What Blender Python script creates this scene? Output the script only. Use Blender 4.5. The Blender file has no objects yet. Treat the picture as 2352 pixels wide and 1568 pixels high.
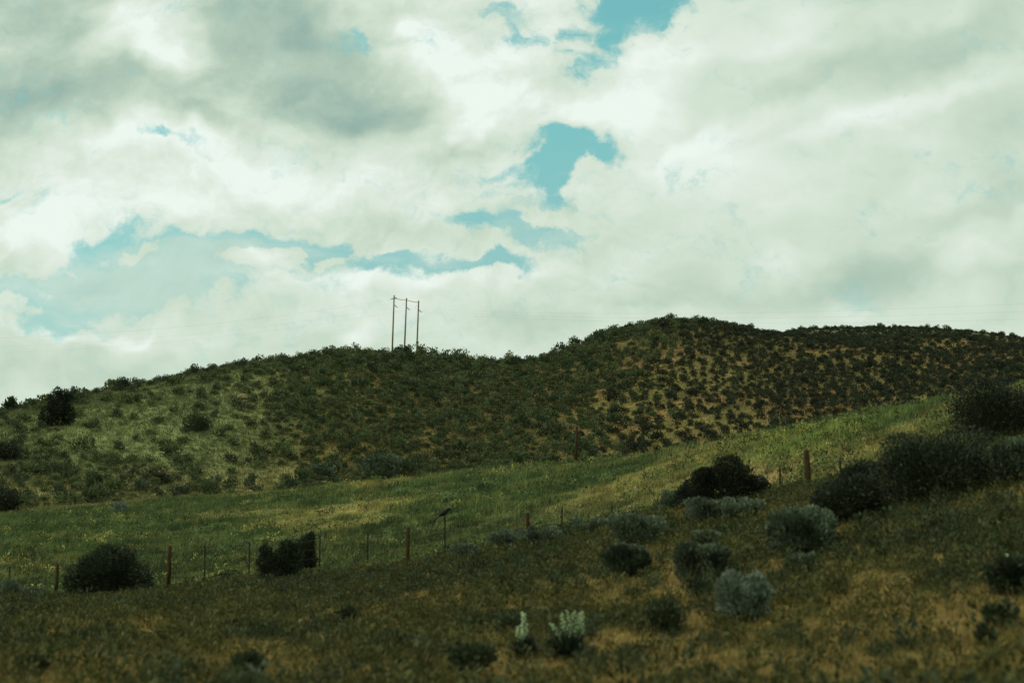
import bpy, bmesh, math, random
import numpy as np
from mathutils import Vector

# ------------------------------------------------------------------ camera
SC = bpy.context.scene
COL = SC.collection
IW, IH = 2352.0, 1568.0                 # working pixel frame of the photograph
LENS, SENSOR = 50.0, 36.0
FPX = IW * LENS / SENSOR
PITCH = math.radians(9.8)
cam_data = bpy.data.cameras.new("camera")
cam_data.lens = LENS
cam_data.sensor_width = SENSOR
cam_data.clip_start = 0.1
cam_data.clip_end = 6000.0
cam_data.dof.use_dof = True
cam_data.dof.focus_distance = 130.0
cam_data.dof.aperture_fstop = 1.25
cam = bpy.data.objects.new("camera", cam_data)
COL.objects.link(cam)
cam.location = (0, 0, 0)
cam.rotation_euler = (math.radians(90) + PITCH, 0, 0)
SC.camera = cam
SC.render.resolution_x, SC.render.resolution_y = 1024, 682

# ------------------------------------------------------------------ colour management
SC.view_settings.view_transform = 'Standard'
SC.view_settings.look = 'None'
SC.view_settings.exposure = 0.0
SC.view_settings.gamma = 1.0
SC.cycles.max_bounces = 5
SC.cycles.diffuse_bounces = 2
SC.cycles.transparent_max_bounces = 4
SC.cycles.use_denoising = True

def ray(px, py):
    """direction through a pixel of the photograph, scaled to unit horizontal length"""
    x, v = px - IW / 2, IH / 2 - py
    d = np.array([x, FPX * math.cos(PITCH) - v * math.sin(PITCH), FPX * math.sin(PITCH) + v * math.cos(PITCH)])
    return d / math.hypot(d[0], d[1])

# ------------------------------------------------------------------ sun
SUN_EL, SUN_AZ = math.radians(54), math.radians(-98)     # azimuth from +Y, negative to the left
sun_data = bpy.data.lights.new("sun", 'SUN')
sun_data.energy = 2.4
sun_data.angle = math.radians(10)
sun_data.color = (1.0, 0.93, 0.74)
sun = bpy.data.objects.new("sun", sun_data)
COL.objects.link(sun)
sdir = Vector((math.sin(SUN_AZ) * math.cos(SUN_EL), math.cos(SUN_AZ) * math.cos(SUN_EL), math.sin(SUN_EL)))
sun.rotation_euler = sdir.to_track_quat('Z', 'Y').to_euler()

# ------------------------------------------------------------------ sky with broken cloud
world = bpy.data.worlds.new("World")
SC.world = world
world.use_nodes = True
NT = world.node_tree
NT.nodes.clear()

def nd(kind, **kw):
    n = NT.nodes.new(kind)
    for k, v in kw.items():
        setattr(n, k, v)
    return n

def put(sock, v):
    if isinstance(v, bpy.types.NodeSocket):
        NT.links.new(v, sock)
    else:
        sock.default_value = v

def M(op, a, b=0.0, c=0.0, clamp=False):
    n = nd('ShaderNodeMath', operation=op, use_clamp=clamp)
    put(n.inputs[0], a); put(n.inputs[1], b); put(n.inputs[2], c)
    return n.outputs[0]

def VM(op, a, b=(0, 0, 0)):
    n = nd('ShaderNodeVectorMath', operation=op)
    put(n.inputs[0], a)
    if op == 'SCALE':
        put(n.inputs['Scale'], b)
    else:
        put(n.inputs[1], b)
    return n.outputs[0]

def noise(vec, scale, detail=6, rough=0.55, color=False, dist=0.0):
    n = nd('ShaderNodeTexNoise')
    n.noise_dimensions = '3D'
    put(n.inputs['Vector'], vec)
    n.inputs['Scale'].default_value = scale
    n.inputs['Detail'].default_value = detail
    n.inputs['Roughness'].default_value = rough
    n.inputs['Distortion'].default_value = dist
    return n.outputs['Color' if color else 'Fac']

def smooth(x, lo, hi):
    n = nd('ShaderNodeMapRange', interpolation_type='SMOOTHSTEP')
    put(n.inputs[0], x); put(n.inputs[1], lo); put(n.inputs[2], hi)
    return n.outputs[0]

tc = nd('ShaderNodeTexCoord')
sep = nd('ShaderNodeSeparateXYZ'); put(sep.inputs[0], tc.outputs['Generated'])
fy = M('MAXIMUM', M('ABSOLUTE', sep.outputs[1]), 0.2)
U = M('DIVIDE', sep.outputs[0], fy)
V = M('DIVIDE', sep.outputs[2], fy)
comb = nd('ShaderNodeCombineXYZ'); put(comb.inputs[0], U); put(comb.inputs[1], V); put(comb.inputs[2], 0.37)
P0 = comb.outputs[0]
# wisps: the layout below is bent by two sizes of turbulence
w1 = VM('SCALE', VM('SUBTRACT', noise(P0, 14, 3, 0.5, True), (0.5, 0.5, 0.5)), 0.075)
w2 = VM('SCALE', VM('SUBTRACT', noise(P0, 60, 4, 0.6, True), (0.5, 0.5, 0.5)), 0.036)
PW = VM('ADD', VM('ADD', P0, w1), VM('MULTIPLY', w2, (1.0, 0.6, 1.0)))

def uv(px, py):
    d = ray(px, py)
    return d[0] / d[1], d[2] / d[1]

def blobs(items, vec):
    """sum of soft elliptical patches of the sky: (px, py, rx, ry, turn, amount)"""
    tot = None
    for (px, py, rx, ry, rot, amp) in items:
        u, v = uv(px, py)
        mp = nd('ShaderNodeMapping', vector_type='TEXTURE')
        put(mp.inputs[0], vec)
        mp.inputs[1].default_value = (u, v, 0.37)
        mp.inputs[2].default_value = (0, 0, math.radians(rot))
        mp.inputs[3].default_value = (rx / 3300.0, ry / 3300.0, 1000.0)
        g = nd('ShaderNodeTexGradient', gradient_type='SPHERICAL')
        put(g.inputs[0], mp.outputs[0])
        s = smooth(g.outputs['Fac'], 0.0, 0.85)
        tot = M('MULTIPLY', s, amp) if tot is None else M('MULTIPLY_ADD', s, amp, tot)
    return tot

GAPS = [
    # open sky
    (1450, 15, 185, 110, 0, 1.4), (1398, 100, 62, 80, 20, 1.0), (1345, 150, 90, 50, 60, 0.6), (1580, -30, 170, 70, 0, 1.0), (1300, 75, 60, 40, 0, 0.45), (1290, 140, 60, 40, 0, 0.4),
    (1300, 358, 112, 58, -8, 1.25), (1380, 352, 50, 38, 0, 0.7), (1225, 432, 150, 62, 18, 1.35), (1310, 385, 70, 50, 0, 0.7), (1155, 398, 80, 26, 10, 0.5),
    (1280, 455, 75, 42, -50, 0.7),
    (1120, 532, 190, 48, -8, 1.25), (1290, 550, 150, 46, 8, 0.95), (1330, 490, 160, 36, 0, 0.6), (1200, 490, 120, 30, 0, 0.35),
    (1020, 608, 300, 54, 2, 1.3), (1150, 616, 160, 34, 4, 0.8), (900, 594, 200, 34, 0, 0.6),
    (680, 560, 250, 44, -4, 1.05), (560, 604, 300, 66, 0, 0.85), (790, 592, 140, 42, 0, 0.7), (450, 572, 200, 46, 6, 0.6),
    (250, 566, 190, 50, 8, 0.8), (330, 640, 420, 90, 2, 0.8), (110, 690, 330, 74, 4, 0.9), (170, 745, 190, 46, -6, 0.9),
    (390, 700, 260, 65, 10, 0.7),
    (810, 85, 90, 60, 0, 0.6), (400, 325, 80, 34, -10, 0.75), (480, 352, 70, 24, -20, 0.6), (30, 432, 60, 18, 0, 0.5),
    (1170, 45, 100, 60, -30, 0.55), (1190, 100, 70, 60, 0, 0.45), (1960, 690, 150, 70, -10, 0.55), (1620, 405, 80, 34, 10, 0.25),
    # small clouds afloat in it
    (600, 606, 130, 44, 4, -1.9), (672, 582, 80, 30, 0, -1.5), (520, 600, 70, 30, 0, -1.0), (760, 604, 56, 20, 0, -1.2), (880, 562, 120, 44, -8, -1.4), (850, 592, 90, 26, 0, -0.9),
    (1190, 445, 90, 56, 20, -0.9), (1090, 588, 130, 30, 4, -1.0), (60, 590, 110, 66, 0, -1.2), (180, 668, 190, 30, 0, -0.8), (60, 722, 140, 26, 0, -0.8), (330, 600, 120, 24, 0, -0.6),
    (1300, 525, 160, 18, 4, -0.5), (1345, 372, 46, 14, 0, -0.3),
]
VEIL = [
    (250, 660, 520, 150, 0, 1.45), (600, 590, 320, 90, 0, 1.0), (1000, 600, 300, 70, 0, 0.5), (1320, 400, 120, 60, 0, 0.3), (1250, 540, 260, 90, 0, 0.7), (830, 90, 200, 120, 0, 1.0),
    (1150, 60, 160, 120, 0, 0.8), (1960, 690, 200, 100, 0, 1.1),
]
SHADE = [
    # dark bases
    (30, 225, 290, 130, 5, -0.42), (640, 120, 400, 210, -18, -0.34), (830, 215, 300, 120, -10, -0.34), (475, 278, 120, 36, -8, -0.34), (730, 90, 160, 90, -30, -0.18),
    (250, 40, 560, 220, 0, -0.20), (300, 220, 460, 120, 0, -0.30), (60, 30, 300, 180, 0, -0.20), (750, 40, 300, 120, 0, -0.16), (900, 250, 200, 60, 0, -0.12),
    # bright tops
    (320, 60, 160, 150, -30, 0.56), (400, 130, 130, 100, -40, 0.34), (945, 45, 60, 50, 0, 0.3), (1060, 190, 190, 170, -30, 0.30),
    (1000, 110, 160, 110, -50, 0.26), (1180, 260, 260, 110, 0, 0.22), (1180, 120, 110, 90, 0, 0.22), (1260, 60, 90, 90, 0, 0.2),
    (200, 460, 620, 180, 5, 0.22), (560, 370, 280, 100, -20, 0.26), (60, 560, 190, 110, 0, 0.2), (740, 420, 240, 110, 0, 0.2), (330, 330, 200, 60, 0, 0.2), (950, 440, 200, 90, -20, 0.14),
    (1440, 280, 190, 90, 0, 0.24), (1600, 380, 260, 120, 0, 0.22), (1500, 160, 300, 130, 30, 0.22), (1700, 300, 340, 60, 22, 0.16), (2050, 250, 420, 60, 20, 0.22), (1800, 60, 200, 70, 20, 0.16),
    (880, 650, 460, 44, 0, 0.2), (600, 600, 110, 44, 0, 0.3), (1810, 600, 150, 80, 0, 0.2), (800, 780, 70, 50, 30, 0.26), (120, 765, 160, 24, -6, 0.22), (330, 770, 140, 24, 6, 0.2), (1920, 440, 200, 60, 20, 0.10),
    (2270, 600, 160, 60, 0, 0.14), (1930, 715, 90, 40, 0, 0.18), (1240, 620, 120, 30, 15, 0.16),
    # grey of the broad sheet on the right
    (2150, 90, 420, 90, 20, -0.24), (2350, 330, 240, 240, 0, -0.16), (1850, 170, 300, 60, 22, -0.16), (1650, 660, 460, 100, 8, -0.16),
    (1990, 640, 260, 110, 10, -0.30), (2250, 480, 420, 60, 12, -0.16), (1980, 420, 220, 60, 14, -0.14), (2350, 660, 160, 140, 0, -0.16),
    (1050, 330, 260, 50, 10, -0.18), (860, 500, 360, 50, -20, -0.10), (150, 850, 560, 90, 0, -0.24), (620, 800, 360, 50, 0, -0.14), (1220, 740, 160, 70, 0, -0.14), (1290, 370, 120, 30, 0, -0.14),
]
gap = M('MINIMUM', M('MULTIPLY', blobs(GAPS, PW), 0.95), 1.3)
PV = VM('ADD', P0, VM('SCALE', w1, 0.35))
veil = blobs(VEIL, PV)
n_big = M('SUBTRACT', noise(VM('MULTIPLY', PW, (1.0, 1.7, 1.0)), 11, 7, 0.58), 0.5)
n_fine = M('SUBTRACT', noise(VM('MULTIPLY', PW, (1.0, 1.6, 1.0)), 42, 6, 0.62), 0.5)
n_veil = M('SUBTRACT', noise(VM('MULTIPLY', PV, (1.0, 2.8, 1.0)), 15, 8, 0.62), 0.5)
cov = M('MULTIPLY_ADD', n_fine, 2.2, M('MULTIPLY_ADD', n_big, 1.9, M('MULTIPLY_ADD', gap, -1.22, 1.08)))
cov = smooth(cov, -0.22, 0.98)
# a thin veil lies over much of the blue
cov = M('MAXIMUM', cov, M('MULTIPLY', smooth(M('MULTIPLY_ADD', veil, 0.34, n_veil), 0.06, 0.50), 0.60))
# billows: relief of a turbulent height lit from the upper left
PB = VM('MULTIPLY', P0, (1.0, 1.45, 1.0))
PB = VM('ADD', PB, VM('SCALE', w1, 0.5))
ha = noise(PB, 17, 6, 0.52)
hb = noise(VM('ADD', PB, (0.010, -0.017, 0.0)), 17, 6, 0.52)
fa = noise(PW, 52, 5, 0.5)
fb = noise(VM('ADD', PW, (0.0035, -0.006, 0.0)), 52, 5, 0.5)
relief = M('MULTIPLY_ADD', M('SUBTRACT', fb, fa), 0.45, M('SUBTRACT', hb, ha))
soft = M('SUBTRACT', noise(VM('MULTIPLY', P0, (1.0, 2.1, 1.0)), 7, 4, 0.5), 0.5)
bright = blobs(SHADE, VM('ADD', P0, VM('SCALE', w1, 1.0)))
bright = M('ADD', M('MULTIPLY', bright, 0.76), 0.765)
calm = M('MULTIPLY', smooth(U, 0.02, 0.16), 0.32)
low = M('MULTIPLY', M('SUBTRACT', 1.0, smooth(V, 0.12, 0.26)), 0.24)
amount = M('SUBTRACT', 0.52, M('MAXIMUM', calm, low))
bright = M('ADD', bright, M('MULTIPLY', relief, amount))
bright = M('MULTIPLY_ADD', soft, 0.28, bright)
# thin edges of cloud are a little brighter where sun passes through
ramp = nd('ShaderNodeValToRGB')
cr = ramp.color_ramp
cr.elements[0].position = 0.0; cr.elements[0].color = (0.21, 0.37, 0.35, 1)
cr.elements[1].position = 1.0; cr.elements[1].color = (0.84, 0.93, 0.86, 1)
for p, c in ((0.25, (0.31, 0.46, 0.40, 1)), (0.5, (0.45, 0.585, 0.475, 1)), (0.72, (0.62, 0.74, 0.61, 1)), (0.88, (0.735, 0.83, 0.73, 1))):
    e = cr.elements.new(p); e.color = c
put(ramp.inputs[0], bright)
sky = nd('ShaderNodeTexSky', sky_type='NISHITA')
sky.sun_disc = False
sky.sun_elevation = SUN_EL
sky.sun_rotation = SUN_AZ
sky.altitude = 1500
sky.air_density = 1.0
sky.dust_density = 1.2
sky.ozone_density = 1.0
tint = nd('ShaderNodeMix', data_type='RGBA', blend_type='MULTIPLY')
tint.inputs[0].default_value = 1.0
NT.links.new(sky.outputs[0], tint.inputs[6])
tr = nd('ShaderNodeMix', data_type='RGBA')
put(tr.inputs[0], smooth(V, 0.10, 0.42))
tr.inputs[6].default_value = (1.52, 1.56, 0.98, 1)
tr.inputs[7].default_value = (1.45, 2.5, 1.48, 1)
NT.links.new(tr.outputs[2], tint.inputs[7])
cl10 = VM('SCALE', ramp.outputs[0], 10.0)
mix = nd('ShaderNodeMix', data_type='RGBA')
put(mix.inputs[0], cov)
NT.links.new(tint.outputs[2], mix.inputs[6])
NT.links.new(cl10, mix.inputs[7])
bg = nd('ShaderNodeBackground')
bg.inputs['Strength'].default_value = 0.1
NT.links.new(mix.outputs[2], bg.inputs['Color'])
wo = nd('ShaderNodeOutputWorld')
NT.links.new(bg.outputs[0], wo.inputs[0])
world.cycles.sampling_method = 'MANUAL'
world.cycles.sample_map_resolution = 512

# ------------------------------------------------------------------ helpers
RNG = np.random.default_rng(11)

def lattice(ix, iy, seed):
    h = (ix.astype(np.int64) * 374761393 + iy.astype(np.int64) * 668265263 + seed * 974634777) & 0xFFFFFFFF
    h = ((h ^ (h >> 13)) * 1274126177) & 0xFFFFFFFF
    h = h ^ (h >> 16)
    return (h & 0xFFFF) / 65535.0

def vnoise(x, y, seed=0):
    ix, iy = np.floor(x), np.floor(y)
    fx, fy = x - ix, y - iy
    fx, fy = fx * fx * (3 - 2 * fx), fy * fy * (3 - 2 * fy)
    a, b = lattice(ix, iy, seed), lattice(ix + 1, iy, seed)
    c, d = lattice(ix, iy + 1, seed), lattice(ix + 1, iy + 1, seed)
    return (a * (1 - fx) + b * fx) * (1 - fy) + (c * (1 - fx) + d * fx) * fy

def fbm(x, y, seed=0, octaves=4):
    t, amp, tot = 0, 1.0, 0.0
    for o in range(octaves):
        t = t + amp * vnoise(x * 2 ** o, y * 2 ** o, seed + o * 17)
        tot += amp
        amp *= 0.5
    return t / tot

def sstep(x, a, b):
    t = np.clip((np.asarray(x, float) - a) / (b - a), 0, 1)
    return t * t * (3 - 2 * t)

def lerp3(a, b, t):
    t = np.asarray(t)[..., None]
    return np.asarray(a) * (1 - t) + np.asarray(b) * t

def tag(o, label=None, cat=None, group=None, kind=None):
    if label: o["label"] = label
    if cat: o["category"] = cat
    if group: o["group"] = group
    if kind: o["kind"] = kind
    return o

def mesh_np(name, verts, polys, mat, cols=None, smooth_shade=False):
    """polys: list of (M,k) index arrays, each with one polygon size"""
    me = bpy.data.meshes.new(name)
    verts = np.asarray(verts, np.float32)
    me.vertices.add(len(verts))
    me.vertices.foreach_set("co", verts.ravel())
    polys = [np.asarray(p, np.int32) for p in polys if len(p)]
    nl = sum(p.size for p in polys)
    npoly = sum(len(p) for p in polys)
    me.loops.add(nl)
    me.polygons.add(npoly)
    me.loops.foreach_set("vertex_index", np.concatenate([p.ravel() for p in polys]))
    tot = np.concatenate([np.full(len(p), p.shape[1], np.int32) for p in polys])
    start = np.concatenate([[0], np.cumsum(tot)[:-1]]).astype(np.int32)
    me.polygons.foreach_set("loop_start", start)
    me.polygons.foreach_set("loop_total", tot)
    if smooth_shade:
        me.polygons.foreach_set("use_smooth", np.ones(npoly, bool))
    if cols is not None:
        at = me.color_attributes.new("tint", 'FLOAT_COLOR', 'POINT')
        c = np.ones((len(verts), 4), np.float32)
        c[:, :3] = cols
        at.data.foreach_set("color", c.ravel())
    me.update(calc_edges=True)
    if mat: me.materials.append(mat)
    return me

def link(name, me, parent=None):
    o = bpy.data.objects.new(name, me)
    COL.objects.link(o)
    if parent: o.parent = parent
    return o

def empty(name, loc, rz=0.0):
    o = bpy.data.objects.new(name, None)
    o.empty_display_size = 0.2
    COL.objects.link(o)
    o.location = loc
    o.rotation_euler = (0, 0, rz)
    return o

# ------------------------------------------------------------------ materials
def new_mat(name):
    m = bpy.data.materials.new(name)
    m.use_nodes = True
    nt = m.node_tree
    nt.nodes.clear()
    return m, nt

def leaf_mat(name, rough=0.7, trans=0.25, vary=0.35, scale=3.0):
    m, nt = new_mat(name)
    N, L = nt.nodes.new, nt.links.new
    at = N('ShaderNodeAttribute'); at.attribute_name = "tint"
    geo = N('ShaderNodeNewGeometry')
    nz = N('ShaderNodeTexNoise'); nz.inputs['Scale'].default_value = scale; nz.inputs['Detail'].default_value = 3
    L(geo.outputs['Position'], nz.inputs['Vector'])
    mr = N('ShaderNodeMapRange'); mr.inputs[1].default_value = 0.3; mr.inputs[2].default_value = 0.7
    mr.inputs[3].default_value = 1 - vary; mr.inputs[4].default_value = 1 + vary
    L(nz.outputs['Fac'], mr.inputs[0])
    mx = N('ShaderNodeVectorMath'); mx.operation = 'SCALE'
    L(at.outputs['Color'], mx.inputs[0]); L(mr.outputs[0], mx.inputs['Scale'])
    p = N('ShaderNodeBsdfPrincipled')
    L(mx.outputs[0], p.inputs['Base Color'])
    p.inputs['Roughness'].default_value = rough
    p.inputs['Specular IOR Level'].default_value = 0.15
    t = N('ShaderNodeBsdfTranslucent'); L(mx.outputs[0], t.inputs['Color'])
    ms = N('ShaderNodeMixShader'); ms.inputs[0].default_value = trans
    L(p.outputs[0], ms.inputs[1]); L(t.outputs[0], ms.inputs[2])
    o = N('ShaderNodeOutputMaterial'); L(ms.outputs[0], o.inputs[0])
    return m

def soil_mat(name):
    m, nt = new_mat(name)
    N, L = nt.nodes.new, nt.links.new
    at = N('ShaderNodeAttribute'); at.attribute_name = "tint"
    geo = N('ShaderNodeNewGeometry')
    def nz(scale, detail):
        n = N('ShaderNodeTexNoise'); n.inputs['Scale'].default_value = scale; n.inputs['Detail'].default_value = detail
        n.inputs['Roughness'].default_value = 0.65
        L(geo.outputs['Position'], n.inputs['Vector'])
        return n.outputs['Fac']
    a, b = nz(0.9, 6), nz(9.0, 5)
    add = N('ShaderNodeMath'); add.operation = 'ADD'; L(a, add.inputs[0]); L(b, add.inputs[1])
    mr = N('ShaderNodeMapRange'); mr.inputs[1].default_value = 0.7; mr.inputs[2].default_value = 1.3
    mr.inputs[3].default_value = 0.45; mr.inputs[4].default_value = 1.55
    L(add.outputs[0], mr.inputs[0])
    mx = N('ShaderNodeVectorMath'); mx.operation = 'SCALE'
    L(at.outputs['Color'], mx.inputs[0]); L(mr.outputs[0], mx.inputs['Scale'])
    p = N('ShaderNodeBsdfPrincipled')
    L(mx.outputs[0], p.inputs['Base Color'])
    p.inputs['Roughness'].default_value = 0.95
    p.inputs['Specular IOR Level'].default_value = 0.1
    bp = N('ShaderNodeBump'); bp.inputs['Strength'].default_value = 0.8; bp.inputs['Distance'].default_value = 0.12
    L(b, bp.inputs['Height']); L(bp.outputs[0], p.inputs['Normal'])
    o = N('ShaderNodeOutputMaterial'); L(p.outputs[0], o.inputs[0])
    return m

def plain_mat(name, c1, c2, scale=8.0, stretch=(1, 1, 1), rough=0.8, metal=0.0):
    m, nt = new_mat(name)
    N, L = nt.nodes.new, nt.links.new
    tcn = N('ShaderNodeTexCoord')
    mp = N('ShaderNodeMapping'); mp.inputs[3].default_value = stretch
    L(tcn.outputs['Object'], mp.inputs[0])
    n = N('ShaderNodeTexNoise'); n.inputs['Scale'].default_value = scale; n.inputs['Detail'].default_value = 5
    L(mp.outputs[0], n.inputs['Vector'])
    r = N('ShaderNodeValToRGB')
    r.color_ramp.elements[0].position = 0.32; r.color_ramp.elements[0].color = (*c1, 1)
    r.color_ramp.elements[1].position = 0.68; r.color_ramp.elements[1].color = (*c2, 1)
    L(n.outputs['Fac'], r.inputs[0])
    p = N('ShaderNodeBsdfPrincipled')
    L(r.outputs[0], p.inputs['Base Color'])
    p.inputs['Roughness'].default_value = rough
    p.inputs['Metallic'].default_value = metal
    p.inputs['Specular IOR Level'].default_value = 0.12
    bp = N('ShaderNodeBump'); bp.inputs['Strength'].default_value = 0.4; bp.inputs['Distance'].default_value = 0.02
    L(n.outputs['Fac'], bp.inputs['Height']); L(bp.outputs[0], p.inputs['Normal'])
    o = N('ShaderNodeOutputMaterial'); L(p.outputs[0], o.inputs[0])
    return m

MAT_SOIL = soil_mat("soil")
MAT_GRASS = leaf_mat("grass_blades", 0.65, 0.30, 0.30, 1.2)
MAT_FORB = leaf_mat("forb_leaves", 0.7, 0.2, 0.30, 4.0)
MAT_SAGE = leaf_mat("sage_leaves", 0.8, 0.12, 0.30, 2.5)
MAT_DARKLEAF = leaf_mat("dark_leaves", 0.6, 0.12, 0.35, 2.0)
MAT_BLOSSOM = leaf_mat("blossom", 0.6, 0.35, 0.12, 6.0)
MAT_BARK = plain_mat("bark", (0.05, 0.038, 0.026), (0.13, 0.10, 0.07), 20, (1, 1, 0.2))
MAT_POST = plain_mat("weathered_post", (0.016, 0.011, 0.004), (0.058, 0.036, 0.011), 16, (1, 1, 0.15))
MAT_POLE = plain_mat("pole_wood", (0.12, 0.088, 0.030), (0.28, 0.205, 0.082), 3, (2, 2, 0.1))
MAT_STEEL = plain_mat("painted_steel", (0.016, 0.020, 0.015), (0.045, 0.042, 0.03), 10, (1, 1, 0.3), 0.6, 0.3)
MAT_WIRE = plain_mat("galvanised_wire", (0.18, 0.19, 0.18), (0.3, 0.31, 0.3), 4, (1, 1, 1), 0.5, 0.6)
MAT_GLASS = plain_mat("insulator", (0.10, 0.09, 0.07), (0.17, 0.15, 0.12), 6, (1, 1, 1), 0.3)
MAT_ROCK = plain_mat("tan_rock", (0.14, 0.115, 0.055), (0.25, 0.205, 0.10), 5)
MAT_FEATHER = plain_mat("dark_feathers", (0.012, 0.014, 0.018), (0.02, 0.023, 0.028), 12, (1, 1, 1), 0.95)

# ------------------------------------------------------------------ the lie of the land (heights above the camera's eye)
def curve(pts):
    """control line through (px, py, r): returns azimuth, range, height samples"""
    out = []
    for px, py, r in pts:
        d = ray(px, py)
        out.append((math.atan2(d[0], d[1]), r, d[2] * r))
    a = np.array(out)
    return a[:, 0], a[:, 1], a[:, 2]

def poly(xs, pts):
    return np.interp(xs, [p[0] for p in pts], [p[1] for p in pts])

PX = np.arange(-1300, 3660, 49.0)
bank_y = poly(PX, [(-600, 1400), (0, 1378), (126, 1374), (387, 1354), (735, 1319), (935, 1302), (1022, 1284), (1210, 1236), (1400, 1200), (1560, 1168), (1855, 1119), (2050, 1092), (2352, 1048), (3000, 960)])
bank_r = poly(PX, [(0, 44), (935, 42), (1400, 40), (1855, 37), (2352, 33), (3000, 30)])
near_r = poly(PX, [(0, 15.5), (1176, 14.5), (2352, 12.5)])
edge_y = poly(PX, [(-600, 1240), (0, 1187), (400, 1152), (830, 1112), (1000, 1099), (1200, 1081), (1400, 1069), (1560, 1040), (1700, 1016), (1900, 980), (2050, 948), (2180, 926), (2352, 900), (3000, 800)])
edge_r = poly(PX, [(0, 84), (830, 82), (1400, 72), (1855, 60), (2352, 50)])
mid_y = poly(PX, [(-600, 1310), (0, 1277), (400, 1240), (830, 1198), (1200, 1150), (1400, 1122), (1560, 1092), (1855, 1046), (2050, 1016), (2352, 972), (3000, 880)])
mid_r = poly(PX, [(0, 62), (830, 61), (1400, 55), (1855, 48), (2352, 41)])
dip_dz = poly(PX, [(0, 0.7), (400, 0.6), (700, 0.25), (830, -0.3), (1200, -1.8), (2352, -2.6)])
base_y = poly(PX, [(-600, 1180), (0, 1120), (400, 1106), (830, 1092), (1200, 1080), (1400, 1066), (1560, 1044), (1855, 990), (2352, 930), (3000, 900)])
base_r = poly(PX, [(0, 96), (830, 98), (1200, 97), (1400, 94), (1855, 88), (2352, 84)])
SKY_PTS = [(-700, 1010), (-300, 972), (0, 941), (100, 925), (180, 911), (270, 896), (400, 871), (480, 853), (560, 840), (650, 831), (740, 820), (800, 813),
           (860, 814), (900, 818), (960, 824), (1060, 833), (1120, 837), (1190, 835), (1240, 827), (1300, 807), (1370, 778), (1420, 758), (1480, 743),
           (1560, 735), (1640, 741), (1700, 749), (1760, 763), (1810, 776), (1900, 787), (2050, 787), (2150, 792), (2250, 802), (2352, 818), (2700, 870), (3200, 920)]
crest_y = poly(PX, SKY_PTS)
crest_r = poly(PX, [(0, 125), (400, 132), (830, 141), (1190, 152), (1370, 156), (1560, 162), (1810, 166), (2352, 170)])
far_y = poly(PX, [(1700, 775), (1760, 771), (1850, 768), (1950, 766), (2050, 761), (2150, 765), (2250, 773), (2352, 786), (2700, 830)])

def pts(y, r):
    return curve(list(zip(PX, y, r)))

C = []
A3, R3, Z3 = pts(bank_y, bank_r)
A1, R1, Z1 = pts(np.full_like(PX, 1568.0), near_r)
C.append((A1, np.full_like(PX, 0.2), np.full_like(PX, -1.45)))
C.append((A1, R1 * 0.55, Z1 - 0.18))
C.append((A1, R1, Z1))
C.append((A3, (R1 + R3) / 2, (Z1 + Z3) / 2 + 0.10))
C.append((A3, R3, Z3))
C.append((A3, R3 + 3.5, Z3 + 0.05))
A5, R5, Z5 = pts(mid_y, mid_r); C.append((A5, R5, Z5))
A6, R6, Z6 = pts(edge_y, edge_r); C.append((A6, R6, Z6))
C.append((A6, R6 + 7, Z6 + dip_dz))
A8, R8, Z8 = pts(base_y, base_r); C.append((A8, np.maximum(R8, R6 + 11), Z8))
R8 = np.maximum(R8, R6 + 11)
A11, R11, Z11 = pts(crest_y, crest_r)
for t, f in ((0.34, 0.37), (0.68, 0.74), (0.86, 0.90)):
    C.append((A11, R8 * (1 - t) + R11 * t, Z8 * (1 - f) + Z11 * f))
C.append((A11, R11, Z11))
eps = Z11 / R11
right = sstep(PX, 1720, 1830)
_, _, ZF = pts(far_y, np.full_like(PX, 260.0))
epf = ZF / 260.0
e12 = (eps - 0.0042) * (1 - right) + (eps * 0.45 + epf * 0.55) * right
e13 = (eps - 0.011) * (1 - right) + epf * right
C.append((A11, R11 + 45, e12 * (R11 + 45)))
C.append((A11, np.full_like(PX, 262.0), e13 * 262))
C.append((A11, np.full_like(PX, 420.0), (np.minimum(e12, e13) - 0.05) * 420))
C.append((A11, np.full_like(PX, 900.0), np.full_like(PX, 10.0)))
C.append((A11, np.full_like(PX, 3200.0), np.full_like(PX, 0.0)))
NC = len(C)

def controls(az):
    r = np.stack([np.interp(az, c[0], c[1]) for c in C])
    z = np.stack([np.interp(az, c[0], c[2]) for c in C])
    return r, z

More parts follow.
